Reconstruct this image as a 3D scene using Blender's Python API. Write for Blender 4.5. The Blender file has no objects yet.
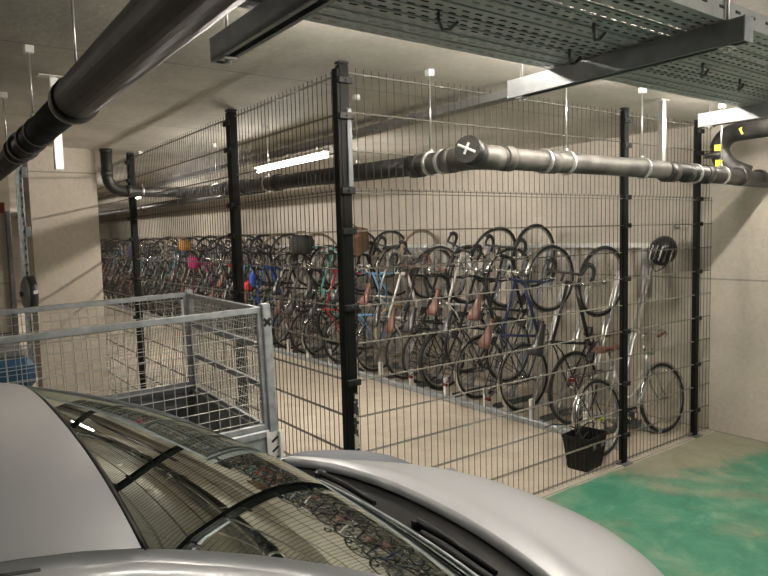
import bpy, math, random
from mathutils import Vector, Matrix, Euler
R = math.radians
rnd = random.Random(7)
C = bpy.context.scene.collection
scene = bpy.context.scene

# ---------------------------------------------------------------- materials
def new_mat(name):
    m = bpy.data.materials.new(name); m.use_nodes = True
    nt = m.node_tree; b = nt.nodes['Principled BSDF']
    return m, nt, b
def pm(name, col, rough=0.5, metal=0.0, noise=0.0, scale=20, bump=0.0, coat=0.0, spec=0.5):
    m, nt, b = new_mat(name)
    b.inputs['Base Color'].default_value = (*col, 1)
    b.inputs['Roughness'].default_value = rough
    b.inputs['Metallic'].default_value = metal
    b.inputs['Specular IOR Level'].default_value = spec
    if coat: b.inputs['Coat Weight'].default_value = coat; b.inputs['Coat Roughness'].default_value = 0.08
    if noise or bump:
        tc = nt.nodes.new('ShaderNodeTexCoord'); n = nt.nodes.new('ShaderNodeTexNoise')
        n.inputs['Scale'].default_value = scale; n.inputs['Detail'].default_value = 6
        nt.links.new(tc.outputs['Object'], n.inputs['Vector'])
        if noise:
            r = nt.nodes.new('ShaderNodeValToRGB')
            r.color_ramp.elements[0].position = 0.3; r.color_ramp.elements[1].position = 0.7
            r.color_ramp.elements[0].color = (*[c*(1-noise) for c in col], 1)
            r.color_ramp.elements[1].color = (*[min(1, c*(1+noise)) for c in col], 1)
            nt.links.new(n.outputs['Fac'], r.inputs['Fac']); nt.links.new(r.outputs['Color'], b.inputs['Base Color'])
        if bump:
            bp = nt.nodes.new('ShaderNodeBump'); bp.inputs['Strength'].default_value = bump
            bp.inputs['Distance'].default_value = 0.01
            nt.links.new(n.outputs['Fac'], bp.inputs['Height']); nt.links.new(bp.outputs['Normal'], b.inputs['Normal'])
    return m
def math_node(nt, op, a, b=None, c=None):
    n = nt.nodes.new('ShaderNodeMath'); n.operation = op
    for i, v in enumerate((a, b, c)):
        if v is None: continue
        if isinstance(v, (int, float)): n.inputs[i].default_value = v
        else: nt.links.new(v, n.inputs[i])
    return n.outputs[0]
def concrete(name, col, seam=None, rough=0.85, stain=0.25):
    """cast concrete: cloudy tone, pores, formwork seams. seam = list of (axis, spacing, offset)"""
    m, nt, b = new_mat(name)
    g = nt.nodes.new('ShaderNodeNewGeometry'); pos = g.outputs['Position']
    n1 = nt.nodes.new('ShaderNodeTexNoise'); n1.inputs['Scale'].default_value = 0.9; n1.inputs['Detail'].default_value = 8; n1.inputs['Roughness'].default_value = 0.65
    n2 = nt.nodes.new('ShaderNodeTexNoise'); n2.inputs['Scale'].default_value = 28; n2.inputs['Detail'].default_value = 5
    n3 = nt.nodes.new('ShaderNodeTexVoronoi'); n3.inputs['Scale'].default_value = 14
    for n in (n1, n2, n3): nt.links.new(pos, n.inputs['Vector'])
    r = nt.nodes.new('ShaderNodeValToRGB')
    r.color_ramp.elements[0].position = 0.3; r.color_ramp.elements[1].position = 0.72
    r.color_ramp.elements[0].color = (*[c*(1-stain) for c in col], 1)
    r.color_ramp.elements[1].color = (*[min(1, c*(1+stain*0.55)) for c in col], 1)
    nt.links.new(n1.outputs['Fac'], r.inputs['Fac'])
    f2 = math_node(nt, 'MULTIPLY_ADD', n2.outputs['Fac'], 0.3, 0.85)
    pore = math_node(nt, 'LESS_THAN', n3.outputs['Distance'], 0.07)
    f3 = math_node(nt, 'MULTIPLY_ADD', pore, -0.25, 1.0)
    f = math_node(nt, 'MULTIPLY', f2, f3)
    if seam:
        sx = nt.nodes.new('ShaderNodeSeparateXYZ'); nt.links.new(pos, sx.inputs[0])
        for ax, sp, off in seam:
            t = math_node(nt, 'ADD', sx.outputs[ax], -off + 100*sp + sp/2)
            t = math_node(nt, 'MODULO', t, sp)
            t = math_node(nt, 'ABSOLUTE', math_node(nt, 'SUBTRACT', t, sp/2))
            t = math_node(nt, 'LESS_THAN', t, 0.007)
            f = math_node(nt, 'MULTIPLY', f, math_node(nt, 'MULTIPLY_ADD', t, -0.42, 1.0))
    mx = nt.nodes.new('ShaderNodeVectorMath'); mx.operation = 'SCALE'
    nt.links.new(r.outputs['Color'], mx.inputs[0]); nt.links.new(f, mx.inputs['Scale'])
    nt.links.new(mx.outputs[0], b.inputs['Base Color'])
    b.inputs['Roughness'].default_value = rough
    bp = nt.nodes.new('ShaderNodeBump'); bp.inputs['Strength'].default_value = 0.25; bp.inputs['Distance'].default_value = 0.01
    nt.links.new(n2.outputs['Fac'], bp.inputs['Height']); nt.links.new(bp.outputs['Normal'], b.inputs['Normal'])
    return m
M = {}
M['wall'] = concrete('wall_concrete', (.50, .455, .39), [(2, 1.35, 0.0)])
M['ceil'] = concrete('ceiling_concrete', (.56, .525, .465), [(1, 1.82, .47)], stain=.35)
M['pillar'] = concrete('pillar_concrete', (.50, .45, .375), [(2, 1.55, .92)], stain=.15)
def floor_mat():
    m, nt, b = new_mat('floor_painted_concrete')
    g = nt.nodes.new('ShaderNodeNewGeometry'); pos = g.outputs['Position']
    sx = nt.nodes.new('ShaderNodeSeparateXYZ'); nt.links.new(pos, sx.inputs[0])
    def noise(s, d=6, r=.6, dist=0):
        n = nt.nodes.new('ShaderNodeTexNoise'); n.inputs['Scale'].default_value = s; n.inputs['Detail'].default_value = d
        n.inputs['Roughness'].default_value = r; n.inputs['Distortion'].default_value = dist
        nt.links.new(pos, n.inputs['Vector']); return n.outputs['Fac']
    big = noise(1.1, 6, .6, .6); mid = noise(4.0, 6, .65, .4); fine = noise(30, 4)
    ramp = nt.nodes.new('ShaderNodeValToRGB')
    ramp.color_ramp.elements[0].position = .25; ramp.color_ramp.elements[0].color = (.42, .365, .29, 1)
    ramp.color_ramp.elements[1].position = .75; ramp.color_ramp.elements[1].color = (.58, .515, .42, 1)
    nt.links.new(mid, ramp.inputs['Fac'])
    gr = nt.nodes.new('ShaderNodeValToRGB')
    e = gr.color_ramp.elements
    e[0].position = .33; e[0].color = (.018, .17, .105, 1)
    e[1].position = .66; e[1].color = (.125, .27, .185, 1)
    x = gr.color_ramp.elements.new(.5); x.color = (.035, .215, .135, 1)
    nt.links.new(mid, gr.inputs['Fac'])
    # painted bay in front of the fence; worn away towards the wall and along the fence foot
    y = sx.outputs[1]; X = sx.outputs[0]
    wob = math_node(nt, 'MULTIPLY_ADD', mid, 1.5, -.75)
    wob2 = math_node(nt, 'MULTIPLY_ADD', big, .8, -.4)
    wear = math_node(nt, 'MULTIPLY_ADD', X, .42, math_node(nt, 'ADD', wob2, math_node(nt, 'MULTIPLY', wob, .42)))
    wear = math_node(nt, 'ADD', wear, math_node(nt, 'MULTIPLY', math_node(nt, 'ADD', y, .5), .95))
    a = math_node(nt, 'SUBTRACT', 1.42, wear)
    a = math_node(nt, 'MULTIPLY', a, 4.5); a.node.use_clamp = True
    edge = math_node(nt, 'MULTIPLY', math_node(nt, 'SUBTRACT', math_node(nt, 'MULTIPLY', wob, .05), math_node(nt, 'ADD', y, .035)), 40.0); edge.node.use_clamp = True
    omix = nt.nodes.new('ShaderNodeMix'); omix.data_type = 'RGBA'; omix.blend_type = 'MULTIPLY'
    nt.links.new(edge, omix.inputs['Factor']); nt.links.new(ramp.outputs['Color'], omix.inputs['A']); omix.inputs['B'].default_value = (.50, .56, .50, 1)
    a = math_node(nt, 'MULTIPLY', a, edge)
    patch = math_node(nt, 'MULTIPLY', math_node(nt, 'SUBTRACT', big, .55), 8.0); patch.node.use_clamp = True
    a = math_node(nt, 'MULTIPLY', a, math_node(nt, 'MULTIPLY_ADD', patch, -.75, 1.0))
    a = math_node(nt, 'MULTIPLY', a, .92)
    mix = nt.nodes.new('ShaderNodeMix'); mix.data_type = 'RGBA'
    nt.links.new(a, mix.inputs['Factor']); nt.links.new(omix.outputs['Result'], mix.inputs['A']); nt.links.new(gr.outputs['Color'], mix.inputs['B'])
    sc = nt.nodes.new('ShaderNodeVectorMath'); sc.operation = 'SCALE'
    nt.links.new(mix.outputs['Result'], sc.inputs[0]); nt.links.new(math_node(nt, 'MULTIPLY_ADD', fine, .35, .83), sc.inputs['Scale'])
    nt.links.new(sc.outputs[0], b.inputs['Base Color'])
    rr = math_node(nt, 'MULTIPLY_ADD', a, -.25, .8); nt.links.new(rr, b.inputs['Roughness'])
    bp = nt.nodes.new('ShaderNodeBump'); bp.inputs['Strength'].default_value = .15; bp.inputs['Distance'].default_value = .01
    nt.links.new(fine, bp.inputs['Height']); nt.links.new(bp.outputs['Normal'], b.inputs['Normal'])
    return m
M['floor'] = floor_mat()
M['post'] = pm('dark_green_coating', (.0045, .0055, .005), .5, spec=.15)
M['wire'] = pm('anthracite_wire', (.028, .023, .019), .5, .0, spec=.3)
M['litwire'] = pm('painted_lit_wire', (.16, .145, .12), .45, .0, spec=.7)  # horizontal rods: light from above painted in as a paler wire colour
M['meshwire'] = pm('zinc_mesh_wire', (.55, .55, .52), .4, .3)
M['clamp'] = pm('black_clamp', (.01, .01, .01), .5, spec=.3)
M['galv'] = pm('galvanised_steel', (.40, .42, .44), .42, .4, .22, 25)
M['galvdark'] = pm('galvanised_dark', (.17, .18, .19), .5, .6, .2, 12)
M['zinc'] = pm('bright_zinc', (.62, .62, .60), .33, .85, .12, 30)
M['tray'] = None
M['strut'] = pm('strut_steel', (.24, .25, .26), .45, .5, .15, 18)
M['stain_steel'] = pm('clamp_band', (.6, .6, .58), .3, .8)
M['castiron'] = pm('black_cast_pipe', (.026, .025, .023), .42, .1, .5, 14, .12)
M['dustpipe'] = pm('dusty_pipe', (.085, .08, .072), .5, .1, .6, 9, .12)
M['yellow'] = pm('yellow_tape', (.75, .62, .03), .5)
M['rubber'] = pm('tyre_rubber', (.022, .021, .020), .7)
M['tan'] = pm('tan_tyre', (.33, .25, .16), .7)
M['chrome'] = pm('chrome', (.62, .62, .60), .22, .95)
M['rim'] = pm('rim_alloy', (.42, .42, .41), .3, .9)
M['blackpart'] = pm('black_component', (.025, .025, .026), .4)
M['brown'] = pm('brown_leather', (.13, .055, .038), .5)
M['blacksad'] = pm('black_vinyl', (.03, .03, .03), .4)
M['wicker'] = pm('brown_wicker', (.13, .075, .045), .8, 0, .4, 60, .5)
M['plasticblack'] = pm('black_plastic', (.008, .008, .009), .5, spec=.3)
M['white'] = pm('white_plastic', (.75, .74, .70), .4)
M['plywood'] = pm('phenolic_board', (.09, .09, .09), .6, 0, .3, 10)
M['blue_plastic'] = pm('blue_plastic', (.012, .055, .12), .4)
M['grey_plastic'] = pm('grey_plastic', (.16, .165, .165), .45)
M['red'] = pm('red_glass', (.12, .01, .01), .3)
M['yg'] = pm('yellow_green', (.5, .6, .05), .5)

def emis(name, col, s):
    m, nt, b = new_mat(name); nt.nodes.remove(b)
    e = nt.nodes.new('ShaderNodeEmission'); e.inputs['Color'].default_value = (*col, 1); e.inputs['Strength'].default_value = s
    nt.links.new(e.outputs[0], nt.nodes['Material Output'].inputs[0]); return m
LC = (1.0, .93, .83)
M['tube'] = emis('lit_tube', LC, 150)
M['tube2'] = emis('lit_tube_bay', LC, 70)

def tray_mat():
    m, nt, b = new_mat('perforated_tray_steel')
    b.inputs['Base Color'].default_value = (.50, .50, .51, 1); b.inputs['Metallic'].default_value = .25; b.inputs['Roughness'].default_value = .42
    tc = nt.nodes.new('ShaderNodeTexCoord'); sx = nt.nodes.new('ShaderNodeSeparateXYZ'); nt.links.new(tc.outputs['Object'], sx.inputs[0])
    X, Y = sx.outputs[0], sx.outputs[1]
    # staggered slots, rows every 20 mm across, slots 26 x 6 mm every 50 mm along
    row = math_node(nt, 'FLOOR', math_node(nt, 'DIVIDE', Y, .030))
    fy = math_node(nt, 'ABSOLUTE', math_node(nt, 'SUBTRACT', math_node(nt, 'FRACT', math_node(nt, 'DIVIDE', Y, .030)), .5))
    off = math_node(nt, 'MULTIPLY', math_node(nt, 'MODULO', math_node(nt, 'ADD', row, 1000), 2), .5)
    fx = math_node(nt, 'ABSOLUTE', math_node(nt, 'SUBTRACT', math_node(nt, 'FRACT', math_node(nt, 'ADD', math_node(nt, 'DIVIDE', X, .05), off)), .5))
    hole = math_node(nt, 'MULTIPLY', math_node(nt, 'LESS_THAN', fx, .27), math_node(nt, 'LESS_THAN', fy, .15))
    a = math_node(nt, 'SUBTRACT', 1.0, hole)
    nt.links.new(a, b.inputs['Alpha'])
    return m
M['tray'] = tray_mat()
M['traysolid'] = pm('tray_side_steel', (.46, .46, .465), .42, .25, .1, 15)

# ---------------------------------------------------------------- mesh builder
class MB:
    def __init__(s): s.v = []; s.f = []; s.sm = []; s.mi = []; s.cur = 0
    def add(s, vs, fs, smooth=False):
        o = len(s.v); s.v += [tuple(v) for v in vs]
        for f in fs: s.f.append([i+o for i in f]); s.sm.append(smooth); s.mi.append(s.cur)
        return s
    def box(s, c, d, mat=None):
        x, y, z = d[0]/2, d[1]/2, d[2]/2
        vs = [Vector((a*x, b*y, e*z)) for a in (-1, 1) for b in (-1, 1) for e in (-1, 1)]
        if mat is not None: vs = [mat @ v for v in vs]
        vs = [v + Vector(c) for v in vs]
        return s.add(vs, [(0,1,3,2), (4,6,7,5), (0,4,5,1), (2,3,7,6), (0,2,6,4), (1,5,7,3)])
    def bevbox(s, c, d, bv, mat=None):
        """box chamfered on all its edges"""
        x, y, z = d[0]/2, d[1]/2, d[2]/2
        vs = []; fs = []
        idx = {}
        for a in (-1, 1):
            for b in (-1, 1):
                for e in (-1, 1):
                    for k, p in enumerate(((x, y-bv, z-bv), (x-bv, y, z-bv), (x-bv, y-bv, z))):
                        idx[a, b, e, k] = len(vs); vs.append(Vector((a*p[0], b*p[1], e*p[2])))
        P = lambda a, b, e, k: idx[a, b, e, k]
        for a in (-1, 1):
            fs.append([P(a, -1, -1, 0), P(a, 1, -1, 0), P(a, 1, 1, 0), P(a, -1, 1, 0)])
            fs.append([P(-1, a, -1, 1), P(1, a, -1, 1), P(1, a, 1, 1), P(-1, a, 1, 1)])
            fs.append([P(-1, -1, a, 2), P(1, -1, a, 2), P(1, 1, a, 2), P(-1, 1, a, 2)])
            for b in (-1, 1):
                fs.append([P(a, b, -1, 0), P(a, b, 1, 0), P(a, b, 1, 1), P(a, b, -1, 1)])
                fs.append([P(a, -1, b, 0), P(a, 1, b, 0), P(a, 1, b, 2), P(a, -1, b, 2)])
                fs.append([P(-1, a, b, 1), P(1, a, b, 1), P(1, a, b, 2), P(-1, a, b, 2)])
                for e in (-1, 1): fs.append([P(a, b, e, 0), P(a, b, e, 1), P(a, b, e, 2)])
        if mat is not None: vs = [mat @ v for v in vs]
        return s.add([v + Vector(c) for v in vs], fs)
    def tube(s, pts, r, n=8, caps=True, closed=False, flat=1.0, up=None):
        pts = [Vector(p) for p in pts]; L = len(pts)
        rs = r if isinstance(r, (list, tuple)) else [r]*L
        vs = []; prev = None
        for i, p in enumerate(pts):
            if closed: t = pts[(i+1) % L]-pts[i-1]
            elif i == 0: t = pts[1]-pts[0]
            elif i == L-1: t = pts[-1]-pts[-2]
            else: t = (pts[i+1]-pts[i]).normalized()+(pts[i]-pts[i-1]).normalized()
            t.normalize()
            if prev is None:
                a = Vector(up) if up else (Vector((0, 0, 1)) if abs(t.z) < .9 else Vector((1, 0, 0)))
                u = (a-t*a.dot(t)).normalized()
            else: u = (prev-t*prev.dot(t)).normalized()
            prev = u; w = t.cross(u)
            for k in range(n):
                an = 2*math.pi*k/n; vs.append(p+u*math.cos(an)*rs[i]*flat+w*math.sin(an)*rs[i])
        fs = []
        for i in range(L if closed else L-1):
            j = (i+1) % L
            for k in range(n):
                k2 = (k+1) % n; fs.append((i*n+k, i*n+k2, j*n+k2, j*n+k))
        s.add(vs, fs, n > 5)
        if caps and not closed:
            o = len(s.v)-len(vs)
            s.f.append([o+k for k in range(n)][::-1]); s.sm.append(False); s.mi.append(s.cur)
            s.f.append([o+(L-1)*n+k for k in range(n)]); s.sm.append(False); s.mi.append(s.cur)
        return s
    def torus(s, c, R_, r, n=40, m=8, axis='y', a0=0, a1=2*math.pi, flat=1.0):
        full = abs(a1-a0-2*math.pi) < 1e-6
        N = n if full else n+1
        vs = []
        for i in range(N):
            a = a0+(a1-a0)*i/n
            for k in range(m):
                b = 2*math.pi*k/m; rr = R_+r*math.cos(b)*flat; h = r*math.sin(b)
                if axis == 'y': v = (rr*math.cos(a), h, rr*math.sin(a))
                elif axis == 'x': v = (h, rr*math.cos(a), rr*math.sin(a))
                else: v = (rr*math.cos(a), rr*math.sin(a), h)
                vs.append(Vector(v)+Vector(c))
        fs = []
        for i in range(n):
            j = (i+1) % N
            for k in range(m):
                k2 = (k+1) % m; fs.append((i*m+k, i*m+k2, j*m+k2, j*m+k))
        return s.add(vs, fs, True)
    def lathe(s, prof, c, axis='z', n=24):
        """prof = [(r, h)] swept around axis"""
        vs = []
        for r, h in prof:
            for k in range(n):
                a = 2*math.pi*k/n; x, y = r*math.cos(a), r*math.sin(a)
                v = {'z': (x, y, h), 'x': (h, x, y), 'y': (x, h, y)}[axis]
                vs.append(Vector(v)+Vector(c))
        fs = []
        for i in range(len(prof)-1):
            for k in range(n):
                k2 = (k+1) % n; fs.append((i*n+k, i*n+k2, (i+1)*n+k2, (i+1)*n+k))
        return s.add(vs, fs, True)
    def grid(s, rows, smooth=True, closed=False):
        nr, nc = len(rows), len(rows[0]); vs = [v for r in rows for v in r]; fs = []
        for i in range(nr-1):
            for j in range(nc if closed else nc-1):
                j2 = (j+1) % nc; fs.append((i*nc+j, i*nc+j2, (i+1)*nc+j2, (i+1)*nc+j))
        return s.add(vs, fs, smooth)
    def mesh(s, name, mats):
        me = bpy.data.meshes.new(name); me.from_pydata([tuple(v) for v in s.v], [], s.f)
        if not isinstance(mats, (list, tuple)): mats = [mats]
        for m in mats: me.materials.append(m)
        me.polygons.foreach_set('use_smooth', s.sm)
        me.polygons.foreach_set('material_index', s.mi)
        me.update()
        return me
    def build(s, name, mats, parent=None, loc=None):
        o = bpy.data.objects.new(name, s.mesh(name, mats)); C.objects.link(o)
        if parent: o.parent = parent
        if loc: o.location = loc
        return o
def fixn(o):
    import bmesh
    bm = bmesh.new(); bm.from_mesh(o.data); bmesh.ops.recalc_face_normals(bm, faces=bm.faces); bm.to_mesh(o.data); bm.free()
def tag(o, label=None, cat=None, group=None, kind=None):
    if label: o['label'] = label
    if cat: o['category'] = cat
    if group: o['group'] = group
    if kind: o['kind'] = kind
    return o
def empty(name, loc=(0, 0, 0), rot=(0, 0, 0)):
    o = bpy.data.objects.new(name, None); C.objects.link(o); o.location = loc; o.rotation_euler = rot
    o.empty_display_size = .1; return o
def kids(o): return [c for c in allobj if c.parent == o]
def struct(name, mb, mat): return tag(mb.build(name, mat), kind='structure')

H = 2.70
XW = 3.78
# ---------------------------------------------------------------- the setting
XL, YB, YE = -7.0, -7.0, 21.0
struct('floor', MB().box(((XL+XW)/2, (YB+YE)/2, -.1), (XW-XL, YE-YB, .2)), M['floor'])
struct('ceiling', MB().box(((XL+XW)/2, (YB+YE)/2, H+.1), (XW-XL, YE-YB, .2)), M['ceil'])
struct('wall_right', MB().box((XW+.1, (YB+YE)/2, H/2), (.2, YE-YB, H+.4)), M['wall'])
struct('wall_end', MB().box(((XL+XW)/2, YE+.1, H/2), (XW-XL, .2, H+.4)), M['wall'])
struct('wall_front', MB().box(((XL+XW)/2, YB-.1, H/2), (XW-XL, .2, H+.4)), M['wall'])
struct('wall_left', MB().box((XL-.1, (YB+YE)/2, H/2), (.2, YE-YB, H+.4)), M['wall'])
# short wall behind the pillar, closing the trailer bay
struct('wall_back', MB().box(((XL-.86)/2, 6.1, H/2), (-.86-XL, .2, H)), M['wall'])
mb = MB().box((-.65, 4.05, H/2), (.58, .4, H))
struct('trim_pillar', mb, M['pillar'])

# ---------------------------------------------------------------- fence
def mat_panel(x0, x1, rows, z0, z1, name, axis, parent=None, fixed=0.0):
    """double-rod mesh panel; axis 'x' or 'y' gives the running direction"""
    mb = MB(); n = max(1, round((x1-x0)/.05)); w = .0025
    P = (lambda a, b, z: (a, fixed+b, z)) if axis == 'x' else (lambda a, b, z: (fixed+b, a, z))
    for i in range(n+1):
        a = x0+(x1-x0)*i/n
        mb.tube([P(a, 0, z0), P(a, 0, z1)], w, 4, caps=True)
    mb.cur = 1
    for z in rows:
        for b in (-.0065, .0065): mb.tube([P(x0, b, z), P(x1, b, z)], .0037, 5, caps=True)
    return mb
LOW = [2.03-.2*i for i in range(11)]
UP = [2.05, 2.25, 2.45, 2.65]
def fence_panel(name, axis, a, b, label_lo, label_up):
    o = mat_panel(a, b, LOW, .012, 2.06, name, axis).build('mesh_fence', [M['wire'], M['litwire']]); tag(o, label_lo, 'fence panel', 'tall lower mesh panels of the bicycle cage')
    o = mat_panel(a, b, UP, 2.045, 2.68, name, axis, fixed=.02 if axis == 'x' else .02).build('mesh_fence', [M['wire'], M['litwire']]); tag(o, label_up, 'fence panel', 'short upper mesh panels of the bicycle cage')
fence_panel('r1', 'x', .045, 2.44, 'tall anthracite mesh panel right of the corner post, reaching up to just below the pipe', 'short upper mesh panel right of the corner post, crossed by the cable tray rail')
fence_panel('r2', 'x', 2.505, 3.49, 'narrow tall mesh panel in front of the silver parked bicycle, between the two right posts', 'narrow short upper mesh panel above the pipe, between the two right posts')
fence_panel('r3', 'x', 3.545, 3.76, 'very narrow tall mesh strip between the last post and the concrete wall', 'very narrow short upper mesh strip between the last post and the concrete wall')
fence_panel('l1', 'y', .045, 1.40, 'tall mesh panel left of the corner post behind the trailer end', 'short upper mesh panel left of the corner post in front of the lit tube')
fence_panel('l2', 'y', 1.46, 3.94, 'tall mesh panel behind the trailer, between the two left-hand posts', 'short upper mesh panel under the ceiling between the two left-hand posts')
fence_panel('l3', 'y', 4.0, 6.5, 'tall mesh panel half hidden by the concrete pillar', 'short upper mesh panel half hidden by the concrete pillar top')

def post(x, y, label, axis, corner=False):
    t = empty('fence_post', (x, y, 0)); tag(t, label, 'fence post')
    d = (.058, .04, H-.02) if axis == 'x' else (.06, .064, H-.02)
    mb = MB().bevbox((0, 0, (H-.02)/2), d, .004)
    mb.build('post_tube', M['post'], t)
    MB().bevbox((0, 0, .006), (d[0]+.05, d[1]+.07, .012), .003).build('base_plate', M['galvdark'], t)
    MB().bevbox((0, 0, H-.01), (d[0]+.004, d[1]+.004, .012), .003).build('top_cap', M['clamp'], t)
    zs = [.23, .63, 1.03, 1.43, 1.83, 2.04, 2.42, 2.60]
    for z in zs:
        mb = MB()
        if axis == 'x':
            mb.bevbox((0, -.028, z), (.085, .02, .035), .004); mb.tube([(0, -.036, z), (0, -.046, z)], .006, 6)
        else:
            mb.bevbox((-.038, 0, z), (.02, .09, .035), .004); mb.tube([(-.046, 0, z), (-.056, 0, z)], .006, 6)
        mb.build('clamp', M['clamp'], t)
    return t
cp = post(-.005, 0, 'dark green corner post of the cage with chipped coating near its foot', 'x', True)
# corner flat bar and the second leg of the corner
MB().bevbox((.020, -.026, 2.26), (.028, .008, .40), .002).build('cover_strip', pm('grey_strip', (.13, .14, .15), .5, .3), cp)
MB().bevbox((-.036, .006, 1.33), (.018, .05, 2.66), .003).build('corner_angle', M['post'], cp)
def scrape():
    m, nt, b = new_mat('chipped_coating')
    tc = nt.nodes.new('ShaderNodeTexCoord'); n = nt.nodes.new('ShaderNodeTexNoise'); n.inputs['Scale'].default_value = 22; n.inputs['Detail'].default_value = 5
    nt.links.new(tc.outputs['Object'], n.inputs['Vector']); r = nt.nodes.new('ShaderNodeValToRGB'); r.color_ramp.interpolation = 'CONSTANT'
    r.color_ramp.elements[0].color = (.018, .024, .022, 1); r.color_ramp.elements[1].position = .53; r.color_ramp.elements[1].color = (.5, .47, .41, 1)
    nt.links.new(n.outputs['Fac'], r.inputs['Fac']); nt.links.new(r.outputs['Color'], b.inputs['Base Color']); return m
MB().bevbox((.012, -.022, .66), (.03, .006, .62), .001).build('worn_strip', scrape(), cp)
post(2.472, 0, 'dark fence post standing behind the saddle of the silver bicycle', 'x')
post(3.517, 0, 'dark fence post nearest the right concrete wall', 'x')
post(0, 1.43, 'dark fence post rising behind the trailer, left of the lit tube', 'y')
post(0, 3.97, 'dark fence post next to the concrete pillar', 'y')
post(0, 6.53, 'dark fence post hidden mostly behind the concrete pillar', 'y')
# low concrete screed line along the fence foot
struct('trim_1', MB().bevbox((1.9, -.022, .003), (3.72, .028, .008), .002), M['wall'])

# ---------------------------------------------------------------- bicycles
WR = .338
def wheel_parts(fine=True):
    tyre = MB().torus((0, 0, 0), WR-.016, .0165, 44, 8)
    rim = MB().torus((0, 0, 0), WR-.040, .011, 44, 6, flat=.9)
    sp = MB(); hubr = .022
    for i in range(28):
        a = 2*math.pi*i/28; s = 1 if i % 2 else -1; off = .32*(1 if (i//2) % 2 else -1)
        sp.tube([(hubr*math.cos(a+off), s*.026, hubr*math.sin(a+off)), ((WR-.046)*math.cos(a), 0, (WR-.046)*math.sin(a))], .0013, 3, caps=False)
    hub = MB().lathe([(.006, -.05), (.012, -.048), (.012, -.034), (.024, -.03), (.024, -.026), (.012, -.02), (.012, .02), (.024, .026), (.024, .03), (.012, .034), (.012, .048), (.006, .05)], (0, 0, 0), 'y', 12)
    return tyre.mesh('tyre', M['rubber']), rim.mesh('wheel', M['rim']), sp.mesh('spokes', M['chrome']), hub.mesh('hub', M['chrome'])
W_T, W_R, W_S, W_H = wheel_parts()
def arc(c, r, a0, a1, n=10, y=0): return [(c[0]+r*math.cos(R(a0+(a1-a0)*i/n)), y, c[1]+r*math.sin(R(a0+(a1-a0)*i/n))) for i in range(n+1)]
allobj = []
def addp(name, me, parent, loc=(0, 0, 0)):
    o = bpy.data.objects.new(name, me); C.objects.link(o); o.parent = parent; o.location = loc; allobj.append(o); return o
HUBF = 1.03
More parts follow.
